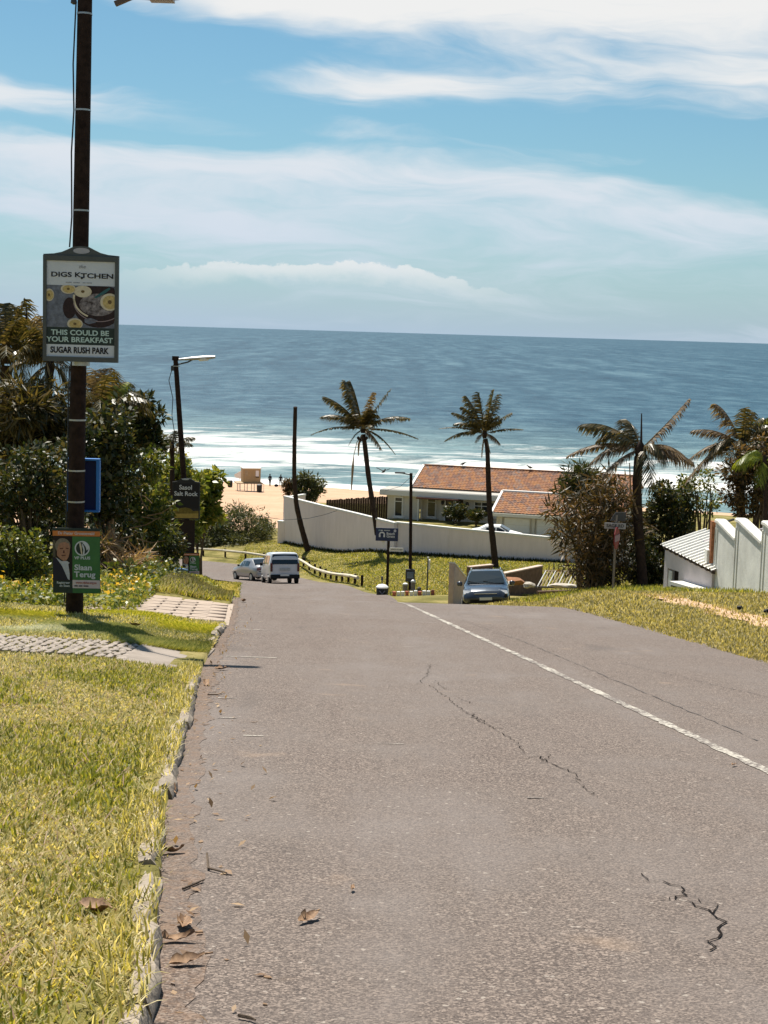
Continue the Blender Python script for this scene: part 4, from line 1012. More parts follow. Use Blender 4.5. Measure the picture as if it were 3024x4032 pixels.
for x in (5.2, 7.5):
    MB().lathe([(.03, 1.45), (.12, 1.5), (.15, 1.75), (.05, 1.85)], 8, (x, .35, 0)).build('wall_lamp', M['darksteel'], house)
for x in (3.12, 4.9): hbox('column', x, x + .16, .45, .61, -.2, 2.1, M['houseplaster'])
# tiled roofs: courses of tiles laid as steps with raised ribs
def tiled(name, x0, x1, yb, zb_, yt, zt__, parent, mat, step=.36):
    mb = MB(); ln = math.hypot(yt - yb, zt__ - zb_); n = int(ln / step); dy = (yt - yb) / n; dz = (zt__ - zb_) / n
    m_ = int((x1 - x0) / .30); dx = (x1 - x0) / m_
    V = []; Fs = []
    for i in range(n):
        for e in (0, 1):
            for j in range(m_ * 2 + 1):
                rib = .045 if j % 2 else 0
                V.append((x0 + j * dx / 2, yb + (i + e) * dy, zb_ + (i + e) * dz + rib + (.035 if e == 0 else -.0)))
    k = m_ * 2 + 1
    for i in range(2 * n - 1):
        for j in range(k - 1): Fs.append((i * k + j, i * k + j + 1, (i + 1) * k + j + 1, (i + 1) * k + j))
    mb.add(V, Fs)
    o = mb.build(name, mat, parent); setp(o, kind='stuff'); return o
tiled('roof_tiles', 1.9, 22.3, 1.7, 2.78, 6.6, 4.42, house, M['rooftile'])
tiled('roof_tiles', 1.9, 22.3, 11.5, 2.78, 6.6, 4.42, house, M['rooftile'])
for (ya, za, yb, zb_) in ((1.6, 2.80, 6.6, 4.47), (11.6, 2.80, 6.6, 4.47)):
    MB().prism([(1.72, ya, za - .22), (1.72, ya, za + .08), (1.72, yb, zb_ + .08), (1.72, yb, zb_ - .22)], (.22, 0, 0)).build('barge_board', M['trim'], house)
MB().prism([(2.0, 2.0, 2.3), (2.0, 11.1, 2.3), (2.0, 6.6, 4.3)], (.2, 0, 0)).build('gable_wall', M['houseplaster'], house)
MB().tube([(1.8, 6.6, 4.45), (22.4, 6.6, 4.45)], .13, 8).build('ridge_capping', M['rooftile'], house)
hbox('gutter', 2, 22, 1.45, 1.66, 2.62, 2.74, M['doorwood'])
# garage wing (own rotation kept parallel)
def toH(p): v = Vector(p) - ho; c, s_ = math.cos(-hrot), math.sin(-hrot); return Vector((c * v.x - s_ * v.y, s_ * v.x + c * v.y, v.z))
e0 = toH(dd(1063, 1107, 127.2)); r0h = toH(dd(1108, 1068, 131.2))
gx0 = e0.x; gy = e0.y
tiled('roof_tiles', gx0, gx0 + 11, gy, e0.z + .02, gy + 4.4, e0.z + 1.35, house, M['rooftile'])
tiled('roof_tiles', gx0, gx0 + 11, gy + 8.8, e0.z + .02, gy + 4.4, e0.z + 1.35, house, M['rooftile'])
MB().prism([(gx0 - .12, gy - .1, e0.z - .2), (gx0 - .12, gy - .1, e0.z + .10), (gx0 - .12, gy + 4.4, e0.z + 1.45), (gx0 - .12, gy + 4.4, e0.z + 1.15)], (.2, 0, 0)).build('barge_board', M['trim'], house)
MB().tube([(gx0, gy + 4.4, e0.z + 1.38), (gx0 + 11, gy + 4.4, e0.z + 1.38)], .14, 8).build('ridge_capping', M['trim'], house)
hbox('fascia', gx0 - .1, gx0 + 11, gy - .15, gy - .02, e0.z - .28, e0.z - .02, M['trim'])
hbox('wall', gx0 + .3, gx0 + 10.8, gy + .5, gy + .75, -.4, e0.z - .05, M['houseplaster'])
hbox('wall', gx0 + .3, gx0 + .55, gy + .75, gy + 8.4, -.4, e0.z - .05, M['houseplaster'])
for i in range(3):
    a = gx0 + .95 + i * 2.75
    g_ = hbox('garage_door', a, a + 2.2, gy + .42, gy + .495, -.35, e0.z - .38, M['trim'], bev=.01)
    for j in range(4):
        zz = -.3 + j * (e0.z - .1) / 4
        hbox('door_panel', a + .06, a + 2.14, gy + .40, gy + .418, zz, zz + (e0.z - .1) / 4 - .05, M['white'], g_)
    hbox('column', a - .35, a - .12, gy + .25, gy + .48, -.4, e0.z - .3, M['houseplaster'])

# dark brush fence at the far side of the yard
bf = root('brush_fence', (-2.5, 138, -15.5), 0, 'dark brown garden fence left of the house', 'fence')
fa = dd(705, 1080, 134); fb = dd(838, 1072, 139)
n_ = 26
for i in range(n_):
    a = fa.lerp(fb, i / n_); b = fa.lerp(fb, (i + .96) / n_)
    P = [Vector((a.x, a.y, -16)), Vector((b.x, b.y, -16)), Vector((b.x, b.y, b.z + rnd.uniform(-.06, .06))), Vector((a.x, a.y, a.z + rnd.uniform(-.06, .06)))]
    MB().prism([q - bf.location for q in P], (0, .08, 0)).build('panel', pmat('dark_brush', (.05, .032, .022), .9, .1, .4, 8, .6, 30), bf)

# ------------------------------------------------------------------ driveway walls, gate, rubble by the parked car
dw = root('driveway_wall', (2.7, 66, gz(2.7, 66)), 0, 'pale brown driveway wall with a white coping left of the parked car', 'wall')
pa = dd(976, 1217, 65); pb_ = dd(1040, 1259, 60.5)
wall_seg(dw, (pa.x, 65), (pb_.x + .25, 69.5), pa.z, pa.z - 1.9, gz(pa.x, 65) - .8, -12.5, .22, M['drivewall'], M['trim'], ch=.06, co=.03)
dw2 = root('driveway_wall', (5, 75, gz(5, 75)), 0, 'dark brown low wall behind the parked car with a stepped end', 'wall')
p1 = dd(1012, 1226, 78); p2 = dd(1062, 1221, 79)
wall_seg(dw2, (p1.x, 78), (p2.x, 79), p1.z, p2.z, -13, -13, .25, M['brickbrown'], M['drivewall'], ch=.06, co=.02)
p3 = dd(1085, 1238, 74); p4 = dd(1168, 1223, 78)
wall_seg(dw2, (p3.x - 1.0, 73.2), (p4.x, 78), p3.z - .15, p4.z, -13, -13, .25, M['brickbrown'], M['drivewall'], ch=.06, co=.02)
gt = root('slatted_gate', dd(1210, 1268, 72), 0, 'pale slatted gate panel lying tilted beside the driveway', 'gate')
gl = [dd(1160, 1269, 71.5) - gt.location, dd(1278, 1271, 72.5) - gt.location]
for i in range(18):
    t = i / 17; a = gl[0].lerp(gl[1], t); b = a + Vector((.52, 1.2, .62))
    MB().tube([a, b], .028, 6).build('slat', M['timber'] if i % 3 else M['trim'], gt)
MB().tube([gl[0] + Vector((-.1, 0, .02)), gl[1] + Vector((.1, 0, .02))], .045, 6).build('bottom_bar', M['darksteel'], gt)
MB().tube([gl[0] + Vector((.42, 1.2, .62)), gl[1] + Vector((.62, 1.2, .62))], .045, 6).build('top_bar', M['timber'], gt)
for i in range(12):
    a = gl[0].lerp(gl[1], i / 11) + Vector((.7, 1.6, .55)); MB().tube([a + Vector((0, 0, -.8)), a + Vector((0, 0, .38))], .025, 5).build('picket', M['darksteel'], gt)
MB().box((gl[0] + gl[1]) / 2 + Vector((.2, -.1, -.35)), ((gl[1] - gl[0]).length + .4, .2, .55), Matrix.Rotation(math.atan2(gl[1].y - gl[0].y, gl[1].x - gl[0].x), 3, 'Z')).build('plinth', M['brickbrown'], gt)
def rock(name, c, s, mat, label, group, seed):
    bm = bmesh.new(); bmesh.ops.create_icosphere(bm, subdivisions=2, radius=1); r_ = random.Random(seed)
    for v in bm.verts: v.co *= r_.uniform(.75, 1.15); v.co = Vector((v.co.x * s[0], v.co.y * s[1], v.co.z * s[2]))
    me = bpy.data.meshes.new(name); bm.to_mesh(me); bm.free(); me.materials.append(mat)
    o = link(name, me, None, c); return setp(o, label, 'rubble', group)
rock('rubble_block', dd(1142, 1316 - 6 - 46, 61) , (.26, .2, .13), M['stone'], 'pale broken concrete block on the verge right of the parked car', 'rubble by the driveway', 1)
rock('rubble_block', dd(1072 + 12, 1254 + 6, 66), (.55, .3, .12), M['stone'], 'flat pale slab lying behind the parked car', 'rubble by the driveway', 2)
rock('rubble_block', dd(1215, 1265, 62), (.55, .3, .10), M['stone'], 'low grey slab below the slatted gate', 'rubble by the driveway', 3)
rock('soil_heap', dd(1095, 1256, 70), (.8, .6, .22), M['soil'], 'reddish soil heap against the dark brown wall', None, 4)

# ------------------------------------------------------------------ shed and weathered wall on the right
shed = root('shed', (9.3, 49, -7.0), 0, 'small pinkish shed with a white corrugated lean-to roof', 'shed')
so_ = shed.location
fl = dd(1432, 1279, 50); fr = dd(1536, 1288, 46.6)
tl = dd(1432, 1186, 50); tr = dd(1534, 1234, 46.6)
nrm = (Vector((fr.x, fr.y, 0)) - Vector((fl.x, fl.y, 0))).cross(Vector((0, 0, 1))).normalized()
if nrm.y > 0: nrm = -nrm
def wq(name, P, mat, th=.12, parent=shed): return MB().prism([Vector(p) - so_ for p in P], -nrm * th).build(name, mat, parent)
def fp(t, z): a = fl.lerp(fr, t); zt2 = tl.z + (tr.z - tl.z) * t; zb2 = a.z - .3; return Vector((a.x, a.y, zb2 + (zt2 - zb2) * z))
wq('wall', [fp(0, 0), fp(.08, 0), fp(.08, 1), fp(0, 1)], M['shedwall']); wq('wall', [fp(.08, .66), fp(.32, .66), fp(.32, 1), fp(.08, 1)], M['shedwall'])
wq('wall', [fp(.32, 0), fp(1, 0), fp(1, 1), fp(.32, 1)], M['shedwall'])
MB().prism([Vector(p) - so_ - nrm * .25 for p in (fp(.08, 0), fp(.32, 0), fp(.32, .66), fp(.08, .66))], -nrm * .05).build('doorway', M['doorwood'], shed)
MB().prism([Vector(p) - so_ + nrm * .03 for p in (fp(.12, 0), fp(.19, 0), fp(.19, .63), fp(.12, .63))], -nrm * .03).build('door_leaf', M['trim'], shed)
MB().prism([fp(.44, .42) - so_, fp(1.0, .42) - so_, fp(1.0, .50) - so_ , fp(.44, .50) - so_], nrm * .5).build('canopy', M['roofmetal'], shed)
MB().prism([fp(.44, .415) - so_, fp(1.0, .415) - so_, fp(1.0, .38) - so_ , fp(.44, .38) - so_], nrm * .45).build('canopy_edge', M['ink'], shed)
side = Vector((fl.x, fl.y, 0)) - nrm * 4.5
MB().prism([Vector((fl.x, fl.y, fl.z - .3)) - so_, Vector((side.x, side.y, fl.z - .3)) - so_, Vector((side.x, side.y, tl.z + .9)) - so_, Vector((fl.x, fl.y, tl.z)) - so_], (.12, 0, 0)).build('wall', M['shedwall'], shed)
ra = dd(1426, 1176, 50.2); rb = dd(1537, 1232, 46.3); rc_ = dd(1522, 1143, 52.3)
up_ = rc_ - ra                      # slope direction of the sheets, from eave to top
ns = 15
for i in range(ns):
    a = ra.lerp(rb, i / ns); b = ra.lerp(rb, (i + 1) / ns); m1 = a.lerp(b, .30); m2 = a.lerp(b, .62); zz = Vector((0, 0, .055))
    fa_ = up_ * (.28 + .72 * (i + .5) / ns) if False else up_
    V = [a, m1, m1.lerp(m2, .2) + zz, m1.lerp(m2, .8) + zz, m2, b]
    MB().add([v - so_ for v in V] + [v + fa_ - so_ for v in V], [(k, k + 1, k + 7, k + 6) for k in range(5)]).build('roof_sheet', M['roofmetal'], shed)
for i in range(10):
    a = ra.lerp(rb, (i + .5) / 10) + Vector((0, 0, -.07)); MB().box(a - so_ - nrm * .12, (.09, .45, .10)).build('rafter_end', M['doorwood'], shed)

rw = root('garden_wall', (10.1, 44, -6.0), 0, 'weathered white wall with stepped rounded tops at the right edge', 'wall')
ro = rw.location
xs = [(1546, 46.9), (1590, 44.5), (1648, 41.5), (1715, 38.5), (1790, 36)]
for i in range(4):
    (xa, Da), (xb, Db) = xs[i], xs[i + 1]
    A = dd(xa, 1290, Da); B = dd(xb, 1298, Db)
    ztA = dd(xa, [1122, 1120, 1126, 1130][i], Da).z; ztB = ztA - .30
    dvec = Vector((B.x - A.x, B.y - A.y, 0)); n2 = Vector((-dvec.y, dvec.x, 0)).normalized()
    if n2.x > 0: n2 = -n2
    prof_ = [Vector((A.x, A.y, gz(A.x, A.y) - .5)), Vector((B.x, B.y, gz(B.x, B.y) - .5))]
    m_ = 9
    for k in range(m_):
        t = 1 - k / (m_ - 1); zz = ztA + (ztB - ztA) * (t ** 1.0) - (.05 if t < .08 else 0)
        prof_.append(Vector((A.x + dvec.x * t, A.y + dvec.y * t, zz)))
    MB().prism([q - ro + n2 * .12 for q in prof_], -n2 * .24).build('panel', M['plaster_r'], rw)
    mb = MB(); V = []
    for k in range(m_):
        t = k / (m_ - 1); zz = ztA + (ztB - ztA) * (t ** 1.0) - (.05 if t < .08 else 0); c = Vector((A.x + dvec.x * t, A.y + dvec.y * t, zz)) - ro
        for (o1, o2) in ((.17, -.03), (.165, .035), (.12, .075), (-.12, .075), (-.165, .035), (-.17, -.03)): V.append(c + n2 * o1 + Vector((0, 0, o2)))
    mb.add(V, [(k * 6 + j, k * 6 + (j + 1) % 6, (k + 1) * 6 + (j + 1) % 6, (k + 1) * 6 + j) for k in range(m_ - 1) for j in range(6)] + [tuple(range(6)), tuple((m_ - 1) * 6 + j for j in range(6))])
    mb.build('coping', pmat('coping_offwhite', (.66, .64, .58), .8, .2, .12, 3), rw, True)
    for o_ in (0.0, .10):
        a = A + dvec * (.02 + o_); MB().box(Vector((a.x, a.y, (ztA + gz(A.x, A.y)) / 2 - .25)) - ro + n2 * .125, (.05, .035, ztA - gz(A.x, A.y)), Matrix.Rotation(math.atan2(dvec.y, dvec.x), 3, 'Z')).build('pilaster', M['plaster_r'], rw)
A = dd(1527, 1280, 47.3); zt2 = dd(1527, 1190, 47.3).z
MB().box(Vector((A.x + .05, A.y, (zt2 + A.z) / 2 - .2)) - ro, (.30, .35, zt2 - A.z + .5)).build('end_pier', M['plaster_r'], rw)
A = dd(1541, 1150, 47.1)
MB().box(A - ro + Vector((0, 0, -.3)), (.16, .28, 1.3)).build('brick_end', pmat('orange_brick', (.36, .15, .07), .85, .2, .3, 8), rw)
MB().tube([dd(1585, 1122, 46.7) - ro, dd(1565, 1128, 46.6) - ro, dd(1552, 1145, 46.7) - ro, dd(1548, 1172, 46.8) - ro], .04, 6).build('pipe', M['darksteel'], rw)

# ------------------------------------------------------------------ vehicles
def car(name, loc, rz, label, stations, paint, L_, wheels, wr, group=None, tilt=(0, 0), front=True, glassband=None, extras=None):
    """body lofted from stations (y, zbottom, wsill, zbelt, wbelt, zroof, wroof); +y is the front"""
    t = root(name, loc, 0, label, 'car', group, rot=(tilt[0], tilt[1], rz))
    def ringp(s_):
        y, zb_, ws, zbt, wb, zrf, wrf = s_
        h = [(0, zb_), (ws * .9, zb_), (ws, zb_ + .12), (ws * 1.01, (zb_ + zbt) * .55), (wb, zbt), (wrf, zrf - .05), (wrf * .82, zrf), (0, zrf + .015)]
        return [(x, y, z) for x, z in h] + [(-x, y, z) for x, z in h[-2:0:-1]]
    V = []; k = 14
    for s_ in stations: V += ringp(s_)
    n = len(stations)
    fs = [(i * k + j, i * k + (j + 1) % k, (i + 1) * k + (j + 1) % k, (i + 1) * k + j) for i in range(n - 1) for j in range(k)]
    fs += [tuple(range(k)), tuple((n - 1) * k + j for j in range(k))]
    mb = MB().add(V, fs)
    body = link('body', mb.mesh('body', paint, True, .012, R(38)), t)
    def st(y):
        for a, b in zip(stations[:-1], stations[1:]):
            lo, hi = sorted((a[0], b[0]))
            if lo <= y <= hi:
                u = (y - a[0]) / (b[0] - a[0]); return [a[i] + (b[i] - a[i]) * u for i in range(7)]
    def sidewin(nm, y0, y1, lo=.12, hi=.80, parts=4):
        for sd in (-1, 1):
            P = []
            for f_, seq in ((lo, [y0 + (y1 - y0) * i / parts for i in range(parts + 1)]), (hi, [y1 + (y0 - y1) * i / parts for i in range(parts + 1)])):
                for y in seq:
                    s_ = st(y); P.append((sd * (s_[4] + (s_[6] - s_[4]) * f_ + .014), y, s_[3] + (s_[5] - .05 - s_[3]) * f_))
            MB().prism(P, (-sd * .012, 0, 0)).build(nm, M['carglass'], t)
    t['_w'] = 1
    def wheel(x, y):
        wv_ = MB(); 
        prof = [(wr * .55, -.09), (wr * .96, -.10), (wr, -.06), (wr, .06), (wr * .96, .10), (wr * .55, .09)]
        wv_.lathe(prof, 18); wv_.v = [(x + v[2], y + v[0], wr + v[1]) for v in wv_.v]
        w_ = wv_.build('wheel', M['black'], t, True)
        sg = 1 if x > 0 else -1
        rv = MB().lathe([(wr * .62, .0), (wr * .6, .02), (wr * .2, .035), (.02, .03)], 14); rv.v = [(x + sg * (.088 + v[2]), y + v[0], wr + v[1]) for v in rv.v]
        rv.build('rim', M['steel'], w_, True)
    for x, y in wheels: wheel(x, y)
    del t['_w']
    return t, sidewin, st

# white van, seen from behind
vx, vy = -6.15, 91.5
slope = lambda x, y, rz: (math.atan((gz(x - math.sin(rz) * 1.5, y + math.cos(rz) * 1.5) - gz(x + math.sin(rz) * 1.5, y - math.cos(rz) * 1.5)) / 3))
vrz = R(12)
sts = [(-2.15, .42, .80, 1.05, .86, 1.55, .74), (-2.08, .32, .86, 1.08, .90, 1.80, .76), (-1.7, .30, .88, 1.10, .92, 1.86, .77), (0, .28, .89, 1.10, .92, 1.88, .78), (1.0, .28, .89, 1.08, .91, 1.80, .74), (1.35, .28, .89, 1.06, .90, 1.66, .70), (1.75, .30, .88, 1.02, .86, 1.12, .70), (2.2, .32, .84, .86, .78, .93, .66), (2.35, .40, .74, .70, .68, .76, .58)]
van, sw, st_ = car('van', (vx, vy, float(roadz(vx, vy))), vrz, 'white delivery van with a black rear window driving down the bend', sts, M['vanwhite'], 4.5, [(-.80, -1.35), (.80, -1.35), (-.80, 1.40), (.80, 1.40)], .31, 'vehicles on the road', tilt=(slope(vx, vy, vrz), 0))
van['category'] = 'van'
sw('side_window', -1.75, -.75); sw('side_window', -.6, .45); sw('side_window', .6, 1.3)
MB().prism([(-.80, -2.15, 1.16), (.80, -2.15, 1.16), (.70, -2.085, 1.74), (-.70, -2.085, 1.74)], (0, -.03, .0)).build('rear_window', M['carglass'], van)
for x in (-.80, .80): MB().box((x, -2.15, .98), (.13, .10, .50)).build('tail_light', M['taillight'], van, False, .015)
MB().box((0, -2.18, .43), (1.74, .16, .24)).build('bumper', M['black'], van, False, .03)
MB().box((-.02, -2.27, .52), (.52, .015, .11)).build('number_plate', M['plate'], van)
MB().box((0, -2.20, .86), (.62, .03, .16)).build('plate_recess', M['steel'], van, False, .01)
for x in (-.99, .99): MB().box((x, 1.05, 1.15), (.16, .12, .2)).build('mirror', M['black'], van, False, .03)

# silver saloon ahead of the van
cx_, cy_ = -8.1, 97.2; crz = R(28)
sts = [(-2.1, .45, .72, .80, .72, .92, .62), (-2.02, .30, .80, .86, .78, 1.0, .66), (-1.55, .26, .84, .90, .82, 1.06, .66), (-.95, .24, .85, .92, .83, 1.38, .60), (-.3, .24, .85, .92, .83, 1.43, .60), (.3, .24, .85, .92, .83, 1.40, .59), (1.0, .24, .85, .90, .82, 1.02, .60), (1.8, .26, .82, .78, .74, .86, .60), (2.1, .36, .70, .62, .64, .68, .55)]
sal, sw, st_ = car('saloon_car', (cx_, cy_, float(roadz(cx_, cy_))), crz, 'silver saloon car just ahead of the white van', sts, M['silver'], 4.2, [(-.76, -1.3), (.76, -1.3), (-.76, 1.3), (.76, 1.3)], .30, 'vehicles on the road', tilt=(slope(cx_, cy_, crz), 0))
sw('side_window', -.85, -.2); sw('side_window', -.1, .55)
MB().prism([(-.64, -1.52, 1.09), (.64, -1.52, 1.09), (.54, -1.0, 1.36), (-.54, -1.0, 1.36)], (0, -.02, .03)).build('rear_window', M['carglass'], sal)
for x in (-.62, .62): MB().box((x, -2.08, .80), (.26, .10, .16)).build('tail_light', M['taillight'], sal, False, .02)
MB().box((0, -2.12, .42), (1.52, .14, .22)).build('bumper', M['silver'], sal, False, .03)
MB().box((0, -2.12, .66), (1.3, .06, .05)).build('trim_strip', M['black'], sal)
MB().box((0, -2.20, .50), (.5, .015, .11)).build('number_plate', M['plate'], sal)
for x in (-.90, .90): MB().box((x, .55, .98), (.14, .1, .12)).build('mirror', M['black'], sal, False, .02)

# dark SUV parked nose-up in the driveway
sz = dd(1048, 1236, 62).z - 1.66
sts = [(-2.25, .55, .80, 1.08, .82, 1.2, .74), (-2.1, .42, .88, 1.12, .88, 1.58, .68), (-1.4, .38, .92, 1.12, .92, 1.66, .68), (-.2, .36, .93, 1.10, .92, 1.68, .68), (.35, .36, .93, 1.08, .92, 1.60, .67), (.75, .36, .93, 1.06, .90, 1.36, .74), (1.15, .36, .93, 1.02, .89, 1.10, .80), (1.8, .38, .92, .95, .86, 1.02, .72), (2.15, .40, .88, .80, .80, .88, .68), (2.28, .45, .76, .66, .70, .72, .60)]
suv, sw, st_ = car('parked_suv', (4.35, 62.5, sz), R(176), 'dark slate-blue sport utility vehicle parked nose-up in the driveway', sts, M['suvblue'], 4.5, [(-.86, -1.4), (.86, -1.4), (-.86, 1.42), (.86, 1.42)], .36, None, tilt=(R(7), R(3.5)))
sw('side_window', -1.9, -1.1); sw('side_window', -1.0, -.1); sw('side_window', 0, .6, .12, .7)
MB().prism([(-.76, 1.10, 1.14), (.76, 1.10, 1.14), (.70, .78, 1.36), (.60, .34, 1.61), (-.60, .34, 1.61), (-.70, .78, 1.36)], (0, .012, .022)).build('windscreen', M['carglass'], suv)
for x in (-.70, .70):
    MB().prism([(x - .18, 2.14, .74), (x + .18, 2.10, .74), (x + .20, 1.98, .90), (x - .16, 2.06, .86)], (0, .05, .035)).build('headlight', M['lampglass'], suv)
    MB().tube([(x * .86, .2, 1.68), (x * .86, -.2, 1.735), (x * .86, -1.4, 1.715), (x * .86, -1.8, 1.66)], .022, 6).build('roof_rail', M['chrome'], suv)
    sg = 1 if x > 0 else -1
    MB().box((sg * 1.06, .85, 1.14), (.22, .12, .18)).build('mirror', M['suvblue'], suv, True, .04)
MB().box((0, 2.22, .70), (.86, .06, .14)).build('grille', M['black'], suv, False, .01)
MB().box((0, 2.245, .78), (.90, .05, .025)).build('grille_bar', M['chrome'], suv, False, .005)
MB().box((0, 2.24, .50), (1.3, .08, .16)).build('air_intake', M['black'], suv, False, .02)
MB().box((0, 2.30, .58), (.5, .015, .11)).build('number_plate', M['plate'], suv)
for x in (-.35, .25): MB().tube([(x, 1.10, 1.16), (x + .45, 1.02, 1.24)], .012, 5).build('wiper', M['black'], suv)

# white car half hidden in the house yard
p = dd(1075, 1140, 117)
sts = [(-2.0, .35, .78, .86, .76, .98, .66), (-1.5, .26, .84, .90, .82, 1.08, .66), (-.9, .24, .85, .92, .83, 1.40, .60), (.2, .24, .85, .92, .83, 1.42, .59), (.95, .24, .85, .90, .82, 1.02, .60), (1.8, .26, .82, .76, .74, .84, .60), (2.05, .36, .70, .62, .64, .68, .55)]
yc, sw, st_ = car('yard_car', (p.x, 117, p.z - 1.2), R(-100), 'white car showing only its roof above the boundary wall', sts, M['white'], 4.1, [(-.76, -1.25), (.76, -1.25), (-.76, 1.3), (.76, 1.3)], .30)
sw('side_window', -.8, -.1); sw('side_window', 0, .6)
MB().prism([(-.66, .90, 1.06), (.66, .90, 1.06), (.54, .24, 1.40), (-.54, .24, 1.40)], (0, .02, .03)).build('windscreen', M['carglass'], yc)

# ------------------------------------------------------------------ beach: lifeguard hut, bins, people, birds
hp = dd(541, 1062, 195); hut = root('lifeguard_hut', (hp.x, 195, gz(hp.x, 195)), R(14), 'tan boarded lifeguard hut on thin stilts on the beach', 'hut')
hz0 = dd(541, 1041, 195).z - gz(hp.x, 195); hz1 = dd(541, 1011, 195).z - gz(hp.x, 195); hw = 2.15
for i in range(8):
    z = hz0 + (hz1 - hz0) * i / 8; zz = (hz1 - hz0) / 8
    if 3 <= i <= 6:
        MB().box((-.32, -hw / 2, z + zz / 2), (hw - .64, .06, zz - .01)).build('board', M['ply'], hut)
        MB().box((hw / 2 - .1, -hw / 2, z + zz / 2), (.2, .06, zz - .01)).build('board', M['ply'], hut)
    else: MB().box((0, -hw / 2, z + zz / 2), (hw, .06, zz - .01)).build('board', M['ply'], hut)
MB().box((hw / 2 - .4, -hw / 2 + .02, hz0 + (hz1 - hz0) * .68), (.45, .03, (hz1 - hz0) * .45)).build('window', M['lampglass'], hut)
MB().box((-hw / 2 + .35, -hw / 2 - .04, hz0 + (hz1 - hz0) * .68), (.35, .02, (hz1 - hz0) * .4)).build('shutter', M['timber'], hut)
for x in (-hw / 2, hw / 2): MB().box((x, 0, (hz0 + hz1) / 2), (.06, hw - .07, hz1 - hz0)).build('side_wall', M['ply'], hut)
MB().box((0, hw / 2, (hz0 + hz1) / 2), (hw, .06, hz1 - hz0)).build('back_wall', M['ply'], hut)
MB().box((0, 0, hz1 + .05), (hw + .25, hw + .3, .09)).build('roof', M['trim'], hut)
MB().box((-.3, -.1, hz0 - .06), (hw + 1.2, hw + .6, .1)).build('deck', M['timber'], hut)
for x in (-1.5, -.6, .3, 1.2):
    for y in (-1.1, 1.1): MB().tube([(x, y, -.3), (x, y, hz0 - .1)], .05, 6).build('stilt', M['trim'], hut)
for z in (.05, hz0 - .15): MB().tube([(-1.9, -1.25, z + .1), (1.5, -1.25, z)], .03, 5).build('brace', M['trim'], hut)
for x in (-1.9, 1.5): MB().tube([(x, -1.25, 0), (x, -1.25, hz0)], .03, 5).build('brace', M['trim'], hut)
p = dd(517, 1025, 200)
sg_ = root('rescue_board', (p.x, 200, p.z), 0, 'white rescue board standing left of the beach hut', 'board')
MB().prism([(-.5, 0, -.4), (.5, 0, -.6), (.55, 0, .75), (.2, 0, .5), (-.7, 0, -.05)], (0, .1, 0)).build('board', M['sailwhite'], sg_)
MB().tube([(0, .05, gz(p.x, 200) - p.z), (0, .05, -.4)], .04, 6).build('stand', M['trim'], sg_)
for (x, yb, yt, D, lab) in ((497, 1044, 1031, 205, 'dark beach bin left of the hut'), (560, 1065, 1050, 192, 'dark beach bin in front of the hut stilts')):
    p = dd(x, yb, D); z0_ = gz(p.x, D); h_ = dd(x, yt, D).z - dd(x, yb, D).z
    t = root('beach_bin', (p.x, D, z0_), 0, lab, 'bin', 'beach bins')
    MB().lathe([(.26, 0), (.32, .1), (.34, h_ * .9), (.34, h_)], 12).build('body', M['binbody'], t, True)
    MB().lathe([(.36, h_), (.36, h_ + .05), (.2, h_ + .12)], 12).build('lid', M['darksteel'], t, True)

def person(p, label, arms, legs, mat, rz):
    t = root('person', p, rz, label, 'person', 'people on the beach')
    me = bpy.data.meshes.new('body')
    J = {'pel': (0, 0, .95), 'ch': (0, .02, 1.32), 'nk': (0, .03, 1.48), 'hd': (0, .05, 1.60), 'ht': (0, .05, 1.72)}
    for s_, nm in ((-1, 'l'), (1, 'r')):
        J['h' + nm] = (s_ * .10, 0, .90); J['k' + nm] = (s_ * .12, legs * s_ * .5, .48); J['a' + nm] = (s_ * .13, legs * s_, .06); J['t' + nm] = (s_ * .14, legs * s_ - .16, .03)
        J['s' + nm] = (s_ * .19, .02, 1.40); J['e' + nm] = (s_ * .27, arms, 1.13); J['w' + nm] = (s_ * .25, arms * -2, .90); J['f' + nm] = (s_ * .24, arms * -2.4, .80)
    nm_ = list(J); ed = [('pel', 'ch'), ('ch', 'nk'), ('nk', 'hd'), ('hd', 'ht')] + [e for s_ in 'lr' for e in (('pel', 'h' + s_), ('h' + s_, 'k' + s_), ('k' + s_, 'a' + s_), ('a' + s_, 't' + s_), ('ch', 's' + s_), ('s' + s_, 'e' + s_), ('e' + s_, 'w' + s_), ('w' + s_, 'f' + s_))]
    me.from_pydata([J[n] for n in nm_], [(nm_.index(a), nm_.index(b)) for a, b in ed], [])
    rad = {'pel': .15, 'ch': .16, 'nk': .06, 'hd': .10, 'ht': .085, 'h': .10, 'k': .065, 'a': .045, 't': .04, 's': .075, 'e': .05, 'w': .035, 'f': .035}
    o = link('body', me, t); sm = o.modifiers.new('skin', 'SKIN'); sm.use_smooth_shade = True
    for i, n in enumerate(nm_):
        r_ = rad.get(n, rad.get(n[0], .05)); me.skin_vertices[0].data[i].radius = (r_, r_)
    me.skin_vertices[0].data[0].use_root = True
    ss = o.modifiers.new('sub', 'SUBSURF'); ss.levels = 1; ss.render_levels = 1
    me.materials.append(mat)
    MB().lathe([(.09, 1.64), (.115, 1.68), (.10, 1.75), (.04, 1.785)], 10, (0, .06, 0)).build('hair', M['bird'], t, True)
    return t
p = dd(583, 1049, 222); person((p.x, 222, gz(p.x, 222)), 'person in dark clothes standing nearer the beach hut', .06, .16, M['cloth1'], R(30))
p = dd(606, 1048, 224); person((p.x, 224, gz(p.x, 224)), 'person in dark clothes standing alone near the shoreline', -.03, .04, M['cloth2'], R(200))
